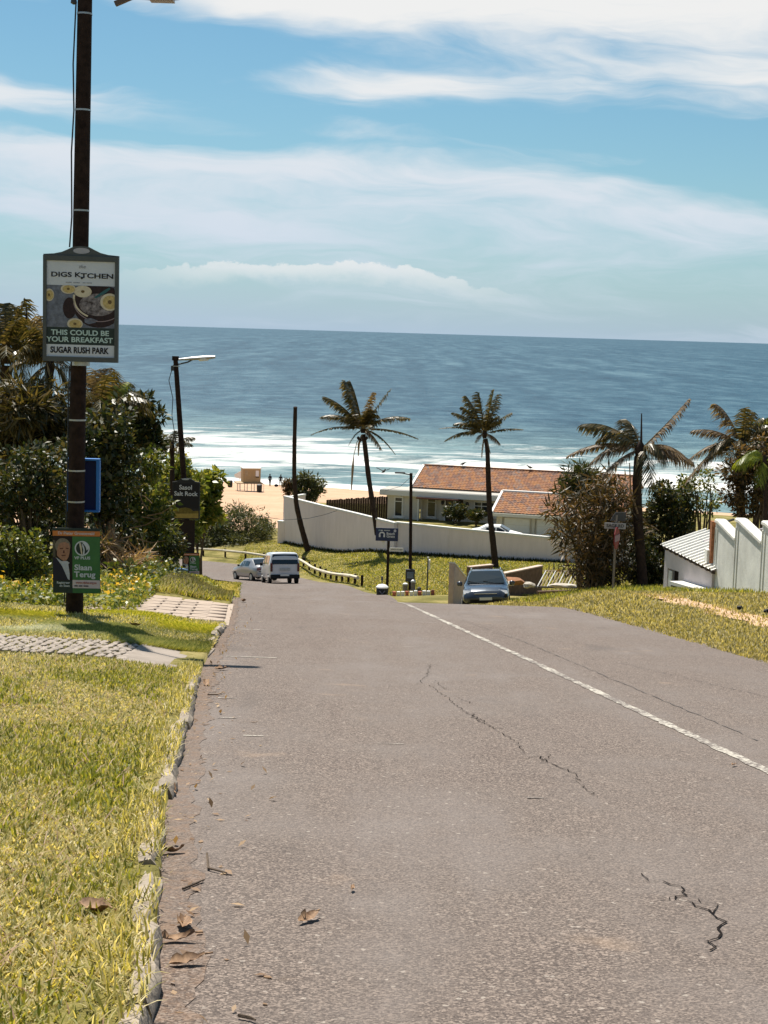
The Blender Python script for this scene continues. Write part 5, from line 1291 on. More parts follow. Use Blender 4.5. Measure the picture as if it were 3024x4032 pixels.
for i, x in enumerate((597, 616)):
    p = dd(x, 1047, 222); rock('beach_bag', (p.x, 222, gz(p.x, 222) + .15), (.3, .22, .2), M['cloth1'], ['small dark bag left of the lone beach figure', 'small dark bag right of the lone beach figure'][i], 'bags on the beach', 30 + i)['category'] = 'bag'

def bird(p, rz, label, fly=False):
    t = root('bird', p, rz, label, 'bird', 'birds about the house roof')
    s_ = [(-.26, .02, .10), (-.15, .05, .12), (0, .10, .16), (.14, .085, .2), (.22, .045, .27), (.28, .05, .32), (.33, .02, .31)]
    MB().tube([(x, 0, z) for x, r_, z in s_], [r_ for x, r_, z in s_], 8).build('body', M['bird'], t, True)
    MB().tube([(.32, 0, .31), (.44, 0, .27)], [.015, .004], 5).build('beak', M['darksteel'], t)
    if fly:
        for sd in (-1, 1): MB().prism([(.1, sd * .05, .2), (-.08, sd * .05, .2), (-.12, sd * .6, .42), (.06, sd * .62, .42)], (0, 0, .015)).build('wing', M['bird'], t)
    else:
        for sd in (-1, 1): MB().tube([(0, sd * .04, .1), (.01, sd * .04, -.02)], .012, 5).build('leg', M['darksteel'], t)
def ridge_pt(x):    # a point of the main ridge, by house x
    c, s_ = math.cos(hrot), math.sin(hrot); return Vector((ho.x + c * x - s_ * 6.6, ho.y + s_ * x + c * 6.6, ho.z + 4.61))
for x, lab, a in ((5.6, 'dark bird perched on the left end of the roof ridge', 20), (12.1, 'dark bird perched on the roof ridge behind the right palm', 190), (15.2, 'dark bird perched rightmost on the roof ridge', 170)):
    bird(ridge_pt(x), R(a), lab)
bird(dd(828, 1023, 120), R(60), 'bird in flight over the surf left of the roof', True)

# ------------------------------------------------------------------ plants
NR = np.random.RandomState(11)
def leaf_quads(C, size, aspect, up_bias=.35, seed=0, out=None, droop=0.0):
    """diamond leaves at points C; returns verts, quads"""
    r_ = np.random.RandomState(seed); n = len(C)
    a = r_.normal(size=(n, 3)); 
    if out is not None: a += out * .9
    a[:, 2] -= droop
    a /= np.linalg.norm(a, axis=1)[:, None] + 1e-9
    nn = r_.normal(size=(n, 3)); nn[:, 2] += up_bias * 3
    b = np.cross(nn, a); b /= np.linalg.norm(b, axis=1)[:, None] + 1e-9
    L = size * r_.uniform(.6, 1.3, n)[:, None]; W = L * aspect
    nrm = np.cross(a, b)
    V = np.stack([C, C + a * L * .5 + b * W * .5 + nrm * W * .12, C + a * L, C + a * L * .5 - b * W * .5 + nrm * W * .12], 1).reshape(-1, 3)
    return V, np.arange(4 * n).reshape(n, 4)

def clump_points(centres, radii, per, seed):
    r_ = np.random.RandomState(seed); P = []; O = []
    for c, rad in zip(centres, radii):
        d_ = r_.normal(size=(per, 3)); d_ /= np.linalg.norm(d_, axis=1)[:, None]
        rr = rad * r_.uniform(.35, 1.0, per)[:, None] ** .6
        P.append(np.asarray(c) + d_ * rr * np.array([1, 1, .8])); O.append(d_)
    return np.concatenate(P), np.concatenate(O)

def shrub(name, label, cx, cy, hw_, hh_, D, mat, nclump=40, per=90, leaf=.14, aspect=.5, cr=.32, seed=0, group=None, cat='tree', depth=None, stems=4, droop=0.0, stemr=.05, base=None, hollow=.35, bark='bark', flat=1.0):
    """tree or shrub from its middle (cx, cy) and half sizes in picture units at distance D"""
    r_ = np.random.RandomState(seed + 100)
    c = dd(cx, cy, D); s_ = D / FPX * K; rx = hw_ * s_; rz_ = hh_ * s_; ry = depth if depth else rx * .9
    bx, by = base if base else (c.x, D); bz = gz(bx, by)
    t = root(name, (bx, by, bz), 0, label, cat, group)
    o_ = np.array(t.location)
    cen = []
    while len(cen) < nclump:
        v = r_.uniform(-1, 1, 3); l = np.linalg.norm(v)
        if l < 1 and l > hollow: cen.append(np.array(c) + v * np.array([rx, ry, rz_]) * (1 - cr * .25))
    cen = np.array(cen); cen[:, 2] = np.maximum(cen[:, 2], ground(cen[:, 0], cen[:, 1]) + .1)
    rads = np.minimum(rx, rz_) * cr * r_.uniform(.7, 1.35, nclump)
    P, O = clump_points(cen, rads, per, seed)
    V, Q = leaf_quads(P, leaf, aspect, .35, seed, O * .8, droop)
    link('crown', mesh_np('crown', V - o_, Q, mat), t)
    mb = MB(); n = min(nclump, max(6, nclump // 3))
    for i in range(stems):
        a = 2 * math.pi * i / stems; j = r_.randint(0, nclump)
        st0 = Vector((.25 * math.cos(a) * (rx > 1), .25 * math.sin(a), -.15))
        mid = Vector(cen[j] - o_) * .5 + Vector((r_.uniform(-.2, .2), 0, 0)) * rx
        MB().tube([st0, st0.lerp(mid, .5) + Vector((r_.uniform(-.1, .1), r_.uniform(-.1, .1), 0)), mid, Vector(cen[j] - o_)], [stemr * 1.3, stemr, stemr * .7, stemr * .3], 6).build('trunk', M[bark], t, True)
    for j in r_.choice(nclump, n, replace=False):
        e = Vector(cen[j] - o_); s0 = Vector((0, 0, (c.z - bz) * .3)).lerp(e, .25)
        mb.tube([s0, s0.lerp(e, .5) + Vector((r_.uniform(-.15, .15), 0, r_.uniform(0, .2))), e], [stemr * .5, stemr * .35, stemr * .12], 5)
    b_ = mb.build('branches', M[bark], t, True); setp(b_, kind='stuff')
    return t

LV = 'trees and shrubs of the left hedge'
shrub('broadleaf_shrub', 'yellow-green broadleaf shrub filling the hedge left of the nearest pole', 60, 1060, 105, 120, 31, M['gleaf3'], 46, 120, .13, .5, .34, 1, LV)
shrub('broadleaf_shrub', 'low leafy shrub at the left picture edge above the yellow flowers', 30, 1215, 85, 70, 27.5, M['gleaf'], 34, 110, .10, .5, .36, 2, LV)
shrub('broadleaf_tree', 'dark glossy tree directly behind the blue sign box', 215, 1000, 100, 150, 36, M['gleaf3'], 54, 120, .17, .5, .32, 3, LV)
shrub('broadleaf_tree', 'pale-tipped tree with bare twigs right of the blue sign box', 300, 1090, 85, 130, 42, M['gleaf'], 46, 110, .17, .5, .32, 4, LV)
shrub('broadleaf_tree', 'tall glossy tree below the palm fan leaf', 285, 920, 62, 75, 46, M['gleaf3'], 34, 110, .24, .42, .36, 5, LV)
shrub('broadleaf_tree', 'large-leaved hedge tree just behind the leaning lamp pole', 375, 1085, 65, 125, 60, M['gleaf2'], 42, 100, .26, .55, .36, 6, LV)
shrub('broadleaf_tree', 'bright green large-leaved bush right of the leaning lamp pole', 437, 1075, 40, 92, 64, M['gleaf2'], 34, 80, .34, .6, .42, 7, LV)
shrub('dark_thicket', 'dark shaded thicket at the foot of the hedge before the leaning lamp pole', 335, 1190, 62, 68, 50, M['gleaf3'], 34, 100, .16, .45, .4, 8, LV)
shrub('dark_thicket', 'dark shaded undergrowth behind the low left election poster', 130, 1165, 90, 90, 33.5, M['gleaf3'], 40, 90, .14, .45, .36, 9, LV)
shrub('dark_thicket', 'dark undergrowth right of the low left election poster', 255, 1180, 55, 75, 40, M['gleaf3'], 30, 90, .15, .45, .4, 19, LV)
shrub('broadleaf_tree', 'dense shaggy tree crown under the palms at the far left', 55, 905, 105, 85, 36.5, M['pfrond'], 50, 130, .42, .12, .34, 10, LV, droop=.5)
shrub('coastal_bush', 'grey-green feathery coastal bush behind the bend in front of the beach', 528, 1155, 82, 62, 127, M['casleaf'], 60, 150, .34, .22, .34, 12, None, depth=4.5, stemr=.08)
shrub('coastal_bush', 'dark low scrub left of the feathery coastal bush beyond the road', 455, 1165, 50, 50, 126, M['casleaf'], 36, 130, .34, .25, .36, 13, None, depth=4, stemr=.08)
shrub('garden_tree', 'small round dark bush standing behind the left end of the boundary wall', 663, 1055, 38, 34, 150, M['casleaf'], 36, 60, .5, .3, .36, 14, None, stemr=.1)
shrub('garden_tree', 'thin reddish scrub on the sand just left of the bare trunk', 622, 1052, 10, 20, 150, M['brleaf'], 12, 50, .4, .25, .5, 15, None, stemr=.06)
shrub('garden_shrub', 'rounded green shrub beside the house front door', 985, 1104, 25, 17, 137, M['gleaf3'], 26, 90, .26, .5, .4, 16, 'shrubs in the house garden', depth=1.2)
shrub('garden_shrub', 'low green shrubs under the house window', 1028, 1112, 24, 11, 135.5, M['gleaf3'], 24, 80, .24, .5, .4, 17, 'shrubs in the house garden', depth=1)
RV = 'trees and shrubs on the right'
shrub('leafy_thicket', 'tall tangled brown-green thicket left of the right-hand palm', 1288, 1122, 108, 108, 58.5, M['brleaf'], 90, 42, .5, .13, .24, 21, RV, depth=2.4, stems=20, stemr=.05, droop=.25, hollow=.1)
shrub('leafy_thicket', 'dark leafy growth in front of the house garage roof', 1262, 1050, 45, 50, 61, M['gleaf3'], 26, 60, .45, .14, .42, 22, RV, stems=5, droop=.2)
shrub('broadleaf_tree', 'dense dark green tree between the right-hand palm and the shed', 1445, 1120, 62, 105, 60, M['gleaf3'], 56, 120, .17, .55, .3, 23, RV, stems=4)
shrub('broadleaf_tree', 'brown-green thicket behind the weathered white wall', 1625, 1030, 62, 90, 58, M['brleaf'], 50, 110, .2, .4, .32, 24, RV, stems=6)
shrub('broadleaf_tree', 'olive tree crown at the far right edge below the palm', 1655, 960, 45, 60, 66, M['gleaf'], 34, 100, .2, .45, .36, 25, RV)
shrub('broadleaf_tree', 'open airy tree with bare dark limbs left of the right edge palm', 1520, 1055, 62, 55, 63, M['gleaf'], 22, 40, .2, .4, .3, 26, RV, stems=9, stemr=.07, hollow=.5)
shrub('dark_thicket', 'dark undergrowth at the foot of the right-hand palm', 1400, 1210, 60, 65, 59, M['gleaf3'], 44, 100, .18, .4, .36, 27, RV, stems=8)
shrub('leafy_thicket', 'dry leaning stalk thicket behind the street name post', 1290, 1215, 75, 60, 57.5, M['brleaf'], 34, 60, .3, .18, .34, 28, RV, stems=16, stemr=.045, droop=.8, bark='stalk')

# palms -------------------------------------------------------------
def frond_mesh(c, tip, lift, wid, n, droop, seed, mat, wind=(0, 0, 0)):
    r_ = random.Random(seed); c = Vector(c); tip = Vector(tip); ctrl = c.lerp(tip, .5) + Vector((0, 0, lift))
    V = []; Fq = []
    def B(t): return c * (1 - t) ** 2 + ctrl * 2 * t * (1 - t) + tip * t * t
    ln = (tip - c).length; pts = [B(i / 12) for i in range(13)]
    def quad(a, b, c_, d_):
        i = len(V); V.extend([a, b, c_, d_]); Fq.append((i, i + 1, i + 2, i + 3))
    rr = .012 * ln
    for i in range(12):
        w0 = rr * (1 - i / 13); w1 = rr * (1 - (i + 1) / 13)
        for ax in (Vector((0, 0, 1)), Vector((1, 0, 0)), Vector((0, 1, 0))): quad(pts[i] - ax * w0, pts[i] + ax * w0, pts[i + 1] + ax * w1, pts[i + 1] - ax * w1)
    wd_ = Vector(wind)
    for i in range(n):
        t = .14 + .85 * (i + r_.random() * .6) / n; p = B(t); T = (B(min(1, t + .02)) - B(t - .02)).normalized()
        S = T.cross(Vector((0, 0, 1)))
        S = S.normalized() if S.length > .15 else Vector((r_.uniform(-1, 1), r_.uniform(-1, 1), 0)).normalized()
        l = wid * (math.sin(math.pi * (.12 + .80 * t)) ** .7) * r_.uniform(.75, 1.1)
        for sd in (-1, 1):
            if r_.random() < .06: continue
            d_ = (S * sd * .75 + T * .65 - Vector((0, 0, droop * r_.uniform(.5, 1.4))) + wd_ + Vector((r_.uniform(-.12, .12),) * 3)).normalized()
            m_ = p + d_ * l * .55; e = p + (d_ - Vector((0, 0, .28))).normalized() * l
            b = T * (.016 * ln * .8)
            quad(p - b, p + b, m_ + b * .9, m_ - b * .9); quad(m_ - b * .9, m_ + b * .9, e + b * .1, e - b * .1)
    return mesh_np('frond', np.array([tuple(v) for v in V]), np.array(Fq), mat)

def palm(name, label, base, trunk, rad, crown, fr, D, group='palms', mats=None, extra=6, seed=0, flen=3.0, wind=(0, 0, 0), trunkmat='trunk', bulge=True):
    """trunk: picture points with distances; fr: (tipx, tipy, lift, width, material, depth shift) in picture units"""
    t = root(name, base, 0, label, 'palm tree', group); o_ = t.location; r_ = random.Random(seed)
    pts = [Vector((0, 0, -.3))] + [dd(*p) - o_ for p in trunk]
    # ringed trunk: refine and vary the radius a little
    fine = []
    for a, b in zip(pts[:-1], pts[1:]):
        for k in range(8): fine.append(a.lerp(b, k / 8))
    fine.append(pts[-1])
    for _ in range(3): fine = [fine[0]] + [(fine[i - 1] + fine[i] * 2 + fine[i + 1]) / 4 for i in range(1, len(fine) - 1)] + [fine[-1]]
    nn = len(fine)
    rr = [rad[0] + (rad[1] - rad[0]) * (i / (nn - 1)) ** .6 + r_.uniform(-.008, .012) + (.05 * max(0, 1 - i / 3)) for i in range(nn)]
    MB().tube(fine, rr, 10).build('trunk', M[trunkmat], t, True)
    if crown is None: return t
    c = dd(*crown) - o_
    MB().lathe([(rad[1] * .9, -.25), (rad[1] * 1.35, -.05), (rad[1] * 1.1, .12), (rad[1] * .4, .3)], 10, tuple(c)).build('crown_heart', M['trunk'], t, True)
    for i, (x, y, lift, wd_, mt, dy) in enumerate(fr):
        tp2 = dd(x, y, crown[2] + dy) - o_
        link('frond', frond_mesh(c, tp2, lift, wd_ * 1.45, 52, .6, seed * 50 + i, M[mt], wind), t)
    for i in range(extra):
        a = r_.uniform(0, 2 * math.pi); e = r_.uniform(-.2, .9)
        tp2 = c + Vector((math.cos(a) * math.cos(e) * .55, math.sin(a) * math.cos(e), math.sin(e) * .8)) * flen
        link('frond', frond_mesh(c, tp2, .5, flen * .28, 40, .6, seed * 50 + 30 + i, M['pfrond'], wind), t)
    return t
def gb(x, y, D): p = dd(x, y, D); return (p.x, D, gz(p.x, D))
def z5(x, y): return ((1200 + x * .5425) * .5486, (1450 + y * .5425) * .5486)

palm('bare_palm_trunk', 'bare curved palm trunk without a crown in front of the white wall', gb(668, 1192, 117), [(662, 1178, 117), (650, 1135, 117), (640, 1090, 116.5), (635.5, 1030, 116), (636, 960, 115.5), (638, 879, 115)], (.27, .14), None, None, 115, seed=1)

F2 = [(*z5(x, y), l, w_, mt, dy) for x, y, l, w_, mt, dy in [
    (290, 88, .9, .75, 'pfrond', -.5), (330, 95, .8, .8, 'pfrond', .6), (140, 205, .75, .6, 'pfrond', -.4), (120, 350, .95, .62, 'pfrond', .3), (40, 485, .75, .22, 'pfrond', 0), (318, 560, .5, .2, 'pfrond', -.5),
    (625, 150, .25, .55, 'pfrond', .2), (505, 175, .3, .5, 'pfrondd', -.6), (768, 365, .9, .45, 'pfrond', 0), (830, 515, .6, .16, 'pfrond', .2), (660, 628, .85, .16, 'pfrond', -.4), (560, 590, .6, .42, 'pfrondd', -.8), (470, 300, .2, .6, 'pfrond', -1.0), (360, 330, .3, .6, 'pfrondd', 1.0)]]
palm2 = palm('coconut_palm', 'wind-blown palm with a dry hanging frond left of the house', gb(824, 1194, 110), [(822, 1188, 110), (815, 1150, 110), (806, 1095, 110), (796, 1030, 110), (788, 960, 110), (785, 938, 110)], (.27, .15), (784, 928, 110), F2, 110, 'palms by the house', extra=9, seed=2, flen=2.6, wind=(-.35, 0, .05))
o_ = palm2.location
MB().tube([dd(783, 940, 109.8) - o_, dd(771, 955, 109.6) - o_, dd(764, 985, 109.6) - o_, dd(762, 1010, 109.6) - o_, dd(759, 1058, 109.6) - o_], [.03, .03, .025, .10, .04], 6).build('hanging_stalk', M['stalk'], palm2)
MB().tube([dd(781, 940, 109.7) - o_, dd(775, 960, 109.7) - o_, dd(774, 985, 109.7) - o_], [.05, .09, .03], 6).build('hanging_stalk', M['stalk'], palm2)
for i in range(5):
    q = dd(774 + i * 4.5, 946 + (i % 2) * 5, 109.5 - (i % 3) * .2) - o_; rv = MB().lathe([(.02, -.14), (.10, -.06), (.11, .04), (.03, .12)], 8, tuple(q)); rv.build('coconut', M['trunk'], palm2, True)

F3 = [(*z5(x, y), l, w_, mt, dy) for x, y, l, w_, mt, dy in [
    (1170, 200, .5, .55, 'pfrond', -.3), (1262, 175, .4, .6, 'pfrond', .5), (1375, 150, .1, .5, 'pfrond', -.2), (1410, 190, .1, .5, 'pfrond', .6), (1145, 280, .5, .5, 'pfrond', .3), (1072, 320, .5, .35, 'pfrond', -.4), (1090, 400, .6, .5, 'pfrond', .3),
    (1016, 525, .7, .4, 'pfrond', 0), (970, 440, .5, .12, 'pfrond', .3), (1505, 320, .35, .42, 'pfrond', 0), (1588, 445, .35, .16, 'pfrond', -.3), (1240, 540, .4, .3, 'pfrondd', -.6), (1420, 550, .4, .35, 'pfrondd', -.5), (1285, 650, .2, .12, 'pfrondd', -.3), (1350, 620, .2, .12, 'pfrondd', -.2)]]
palm('coconut_palm', 'palm with a compact wind-swept crown rising in front of the house roof', gb(1071, 1226, 97), [(1070, 1220, 97), (1065, 1170, 97), (1058, 1110, 97), (1055, 1040, 97), (1053, 970, 97), (1049, 948, 97)], (.27, .13), (1047, 938, 97), F3, 97, 'palms by the house', extra=8, seed=3, flen=2.1, wind=(-.35, 0, .05))

F4 = [(1255, 917, .7, .55, 'pfrond', -.3), (1290, 950, .9, .6, 'pfrond', .4), (1490, 860, -.1, .35, 'pfrondd', .2), (1275, 1000, .8, .5, 'pfrondd', -.2), (1300, 1030, .4, .3, 'pfrondd', -.9), (1410, 1055, .9, .75, 'pfrond', -.9), (1440, 1000, .9, .6, 'pfrond', -.5), (1500, 1000, .5, .55, 'pfrondd', 0), (1480, 985, .6, .55, 'pfrondd', .6), (1350, 905, .5, .5, 'pfrond', .6), (1225, 985, .7, .35, 'pfrondd', .4)]
palm4 = palm('coconut_palm', 'ragged palm with a bare upright spear rising from the right thicket', gb(1386, 1278, 57), [(1388, 1250, 57), (1382, 1180, 57), (1377, 1100, 57), (1376, 1040, 57), (1380, 985, 57)], (.21, .17), (1383, 972, 57), F4, 57, 'palms on the right', extra=4, seed=4, flen=1.8, wind=(-.2, 0, -.05))
MB().tube([dd(1385, 968, 57) - palm4.location, dd(1386, 893, 57) - palm4.location], [.05, .02], 6).build('spear', M['trunk'], palm4)
MB().tube([dd(1378, 1110, 56.7) - palm4.location, dd(1362, 1060, 56.8) - palm4.location, dd(1360, 1000, 56.9) - palm4.location], [.035, .03, .02], 6).build('dead_stalk', M['stalk'], palm4)
F5 = [(1545, 872, .6, .5, 'pfrondd', -.2), (1495, 930, .5, .4, 'pfrondd', .2), (1530, 985, .9, .7, 'pfrond', -.4), (1570, 1000, .8, .75, 'pfrond', -.7), (1480, 1000, .8, .5, 'pfrondd', .5), (1470, 1060, 1.2, .5, 'pfrondd', -.2), (1625, 890, .1, .4, 'pfrond', .4), (1680, 930, .6, .5, 'pfrond', .2), (1640, 1010, .7, .6, 'pfrond', -.5), (1610, 880, .0, .4, 'pfrond', -.3)]
palm5 = palm('coconut_palm', 'palm with drooping dry fronds at the right edge behind the white wall', gb(1602, 1230, 61), [(1602, 1180, 61), (1600, 1090, 61), (1598, 1020, 61), (1600, 975, 61)], (.2, .17), (1601, 962, 61), F5, 61, 'palms on the right', extra=4, seed=5, flen=2.0, wind=(-.2, 0, -.05))
MB().tube([dd(1606, 968, 61) - palm5.location, dd(1607, 898, 61) - palm5.location], [.05, .015], 6).build('spear', M['trunk'], palm5)
Fg = [(1590, 1000, .5, .55, 'pfrondg', -.2), (1600, 990, .55, .5, 'pfrondg', .2), (1625, 975, .4, .5, 'pfrondg', .3), (1690, 1000, .5, .5, 'pfrondg', 0), (1640, 1050, .6, .45, 'pfrondg', -.3)]
palm('young_palm', 'young palm with bright lime-green fronds at the right edge', gb(1655, 1230, 56), [(1655, 1150, 56), (1654, 1060, 56), (1652, 1010, 56)], (.09, .06), (1651, 1000, 56), Fg, 56, 'palms on the right', extra=0, seed=6)

# palms of the left hedge
F6 = [(-30, 640, .5, .5, 'pfrond', 0), (10, 655, .3, .5, 'pfrond', .3), (55, 645, .2, .45, 'pfrond', -.2), (75, 690, .5, .45, 'pfrond', .3), (90, 760, .6, .5, 'pfrond', -.3), (-50, 780, .6, .5, 'pfrond', -.5), (60, 840, .7, .5, 'pfrond', -.4), (-20, 860, .7, .5, 'pfrond', .2)]
palm6 = palm('coconut_palm', 'shaggy palm at the left picture edge above the hedge', gb(15, 1150, 40), [(15, 1050, 40), (14, 900, 40), (14, 790, 40)], (.17, .14), (14, 765, 40), F6, 40, 'palms of the left hedge', extra=14, seed=7, flen=2.1)
MB().tube([dd(57, 700, 40) - palm6.location, dd(57, 648, 40) - palm6.location], [.03, .008], 5).build('spear', M['trunk'], palm6)
F7 = [(85, 680, .1, .45, 'pfrondd', -.2), (122, 700, .2, .45, 'pfrondd', .2), (150, 720, .3, .45, 'pfrondd', .3), (55, 850, -.2, .4, 'pfrondd', -.4), (150, 800, .4, .4, 'pfrond', -.2), (30, 880, .5, .45, 'pfrond', -.3), (160, 860, .5, .5, 'pfrond', .2)]
palm('coconut_palm', 'pale feathery palm just left of the breakfast advert board', gb(95, 1150, 38), [(95, 1050, 38), (100, 900, 38), (108, 800, 38)], (.12, .09), (108, 790, 38), F7, 38, 'palms of the left hedge', extra=10, seed=8, flen=1.7)
F8 = [(205, 800, .1, .45, 'pfrondd', 0), (228, 795, .1, .5, 'pfrondd', .3), (325, 868, .45, .4, 'pfrond', -.3), (300, 850, .4, .45, 'pfrond', .3), (330, 890, .6, .4, 'pfrond', 0), (150, 880, .6, .5, 'pfrond', -.3), (165, 935, .6, .5, 'pfrond', -.5), (270, 960, .6, .5, 'pfrond', -.6), (205, 960, .6, .5, 'pfrond', -.6), (250, 830, .3, .35, 'pfrondg', .2), (275, 825, .2, .35, 'pfrondg', .3)]
palm8 = palm('coconut_palm', 'broad palm crown right of the nearest pole above the hedge', gb(215, 1150, 43), [(215, 1050, 43), (212, 950, 43), (212, 895, 43)], (.15, .12), (213, 880, 43), F8, 43, 'palms of the left hedge', extra=14, seed=9, flen=1.9)
F9 = [(420, 945, .35, .25, 'pfrond', 0), (415, 960, .3, .25, 'pfrond', .3), (355, 950, .3, .3, 'pfrond', -.2), (380, 930, .2, .25, 'pfrond', .2), (400, 990, .4, .3, 'pfrond', -.4), (345, 985, .4, .3, 'pfrond', -.3)]
palm('young_palm', 'slim drooping palm crown beside the leaning lamp pole', gb(372, 1160, 58), [(372, 1060, 58), (372, 980, 58)], (.1, .08), (372, 970, 58), F9, 58, 'palms of the left hedge', extra=3, seed=10, flen=1.2)

# big paddle leaves (wild banana) in the left hedge
def paddle(parent, c, tip, wd_, mat, seed):
    r_ = random.Random(seed); c = Vector(c); tip = Vector(tip); d_ = (tip - c); S = d_.cross(Vector((r_.uniform(-.3, .3), 1, .1))).normalized(); nrm_ = S.cross(d_).normalized()
    V = []; m_ = 8
    for i in range(m_ + 1):
        t = i / m_; w_ = wd_ * math.sin(math.pi * (.06 + .9 * t)) ** .7 * .5; p = c + d_ * t - Vector((0, 0, .12 * d_.length * t * t)); V += [p - S * w_ + nrm_ * w_ * .35, p, p + S * w_ + nrm_ * w_ * .35]
    mb = MB().add(V, [(i * 3 + j, i * 3 + j + 1, i * 3 + j + 4, i * 3 + j + 3) for i in range(m_) for j in (0, 1)])
    return mb.build('leaf', mat, parent, True, angle=R(80))
wb = root('wild_banana', gb(240, 1200, 39), 0, 'wild banana with upright lime-green paddle leaves in the hedge', 'plant')
pl = pmat('paddle_leaf', (.085, .115, .016), .35, .4, .3, 4)
for i, (xa, ya, xb, yb, w_) in enumerate([(238, 1000, 262, 890, .26), (236, 1010, 248, 945, .24), (232, 1060, 250, 985, .24), (225, 1080, 240, 1000, .22), (245, 1040, 275, 1000, .2), (228, 1030, 205, 960, .2)]):
    a = dd(xa, ya, 38.6) - wb.location; b = dd(xb, yb, 38.4 + .1 * i) - wb.location
    MB().tube([Vector((.03 * i, 0, 0)), a * .6, a], [.05, .04, .02], 6).build('stem', M['stalk'], wb, True); paddle(wb, a, b, w_, pl, i)

# bare dead branches showing in the hedge
db = root('dead_branches', gb(300, 1230, 37), 0, 'pale leafless branches tangled in front of the hedge right of the blue box', 'branch'); r_ = random.Random(8)
for i in range(16):
    a = dd(r_.uniform(225, 330), r_.uniform(1080, 1200), 37.2 + r_.uniform(-.4, .6)) - db.location
    b = a + Vector((r_.uniform(-.5, .9), r_.uniform(-.3, .3), r_.uniform(-.15, .5))); MB().tube([a, a.lerp(b, .5) + Vector((0, 0, r_.uniform(-.1, .1))), b], [.016, .012, .006], 5).build('branch', M['stalk'], db)
# straw clumps at the hedge foot
def straw(cx, cy, hw_, hh_, D, n, seed, label):
    r_ = np.random.RandomState(seed); c = dd(cx, cy, D); s_ = D / FPX * K
    P = np.stack([c.x + r_.normal(0, .5, n) * hw_ * s_, D + r_.normal(0, .4, n), np.full(n, c.z)], 1); P[:, 2] = ground(P[:, 0], P[:, 1]) + r_.uniform(0, 1, n) ** 1.4 * hh_ * 2 * s_
    V, Q = leaf_quads(P, .5, .06, .2, seed, None, .6)
    t = root('straw_clump', (c.x, D, gz(c.x, D)), 0, label, 'dry grass', 'straw clumps at the hedge foot')
    link('blades', mesh_np('blades', V - np.array(t.location), Q, M['dryclump']), t)
straw(225, 1185, 22, 45, 34, 900, 3, 'pale dry straw clump just right of the low election poster')
straw(265, 1225, 32, 18, 37, 900, 4, 'low dry straw heap in front of the dark undergrowth')
straw(300, 1215, 26, 25, 39, 700, 5, 'upright dry straw clump left of the second poster')

# ground cover with yellow flowers
def cover(name, label, xa, xb, ya, yb, n, hgt, size, mat, seed, asp=.5):
    r_ = np.random.RandomState(seed); y = r_.uniform(ya, yb, n); x = Lx(y) - xa - r_.uniform(0, 1, n) * (xb - xa)
    lump = .55 + .45 * np.sin(x * 1.7 + 1) * np.sin(y * 1.3) + r_.uniform(-.2, .2, n)
    z = ground(x, y) + r_.uniform(0, 1, n) * hgt * np.clip(lump, .15, 1.2)
    V, Q = leaf_quads(np.stack([x, y, z], 1), size, asp, .6, seed)
    return setp(link(name, mesh_np(name, V, Q, mat)), label, kind='stuff')
cover('ground_cover', 'dark green creeping ground cover behind the nearest pole', 1.5, 9.5, 23.6, 31.5, 32000, .42, .10, M['gleaf2'], 40)
cover('ground_cover', 'green creeping plants at the foot of the hedge', 1.6, 7, 31, 47, 14000, .5, .13, M['gleaf'], 41)
cover('yellow_flowers', 'yellow flowers scattered over the ground cover', 1.6, 9.5, 25.5, 31.5, 2600, .54, .085, M['flower'], 42, .9)
setp(bpy.data.objects['yellow_flowers'], kind='stuff')

# ------------------------------------------------------------------ grass
def blades(name, label, X, Y, h, wd_, mat, seed, lean=.8, lift=None, lmin=.15):
    r_ = np.random.RandomState(seed); n = len(X); Z = ground(X, Y) + (0 if lift is None else lift)
    a = r_.uniform(0, 2 * np.pi, n); ln = r_.uniform(lmin, lean, n); H = h * r_.uniform(.5, 1.3, n) if np.isscalar(h) else h * r_.uniform(.5, 1.3, n)
    W = (wd_ if np.isscalar(wd_) else wd_) * r_.uniform(.7, 1.3, n)
    b = a + np.pi / 2 + r_.uniform(-.5, .5, n)
    P = np.stack([X, Y, Z - .03], 1); sx_ = np.stack([np.cos(b) * W, np.sin(b) * W, np.zeros(n)], 1) * .5
    dv = np.stack([np.cos(a) * ln, np.sin(a) * ln, np.sqrt(np.maximum(0, 1 - ln ** 2))], 1)
    m_ = P + dv * (H * .55)[:, None]; dv2 = dv + np.array([0, 0, -.35]); e = m_ + dv2 * (H * .5)[:, None]
    V = np.stack([P - sx_, P + sx_, m_ + sx_ * .8, m_ - sx_ * .8, e], 1).reshape(-1, 3)
    i = np.arange(n) * 5
    me = bpy.data.meshes.new(name)
    Fq = np.stack([i, i + 1, i + 2, i + 3], 1); Ft = np.stack([i + 3, i + 2, i + 4], 1)
    tot = np.concatenate([Fq.ravel(), Ft.ravel()]).astype(np.int32)
    me.vertices.add(len(V)); me.vertices.foreach_set('co', V.astype(np.float32).ravel())
    me.loops.add(len(tot)); me.loops.foreach_set('vertex_index', tot)
    me.polygons.add(2 * n); me.polygons.foreach_set('loop_start', np.concatenate([np.arange(n) * 4, 4 * n + np.arange(n) * 3]).astype(np.int32))
    me.update(calc_edges=True); me.materials.append(mat)
    return setp(link(name, me), label, kind='stuff')
def samp(n, ya, yb, pw, seed):
    """distances thinning with depth"""
    r_ = np.random.RandomState(seed); u = r_.uniform(0, 1, n); p = 1 - pw
    return (ya ** p + u * (yb ** p - ya ** p)) ** (1 / p), r_
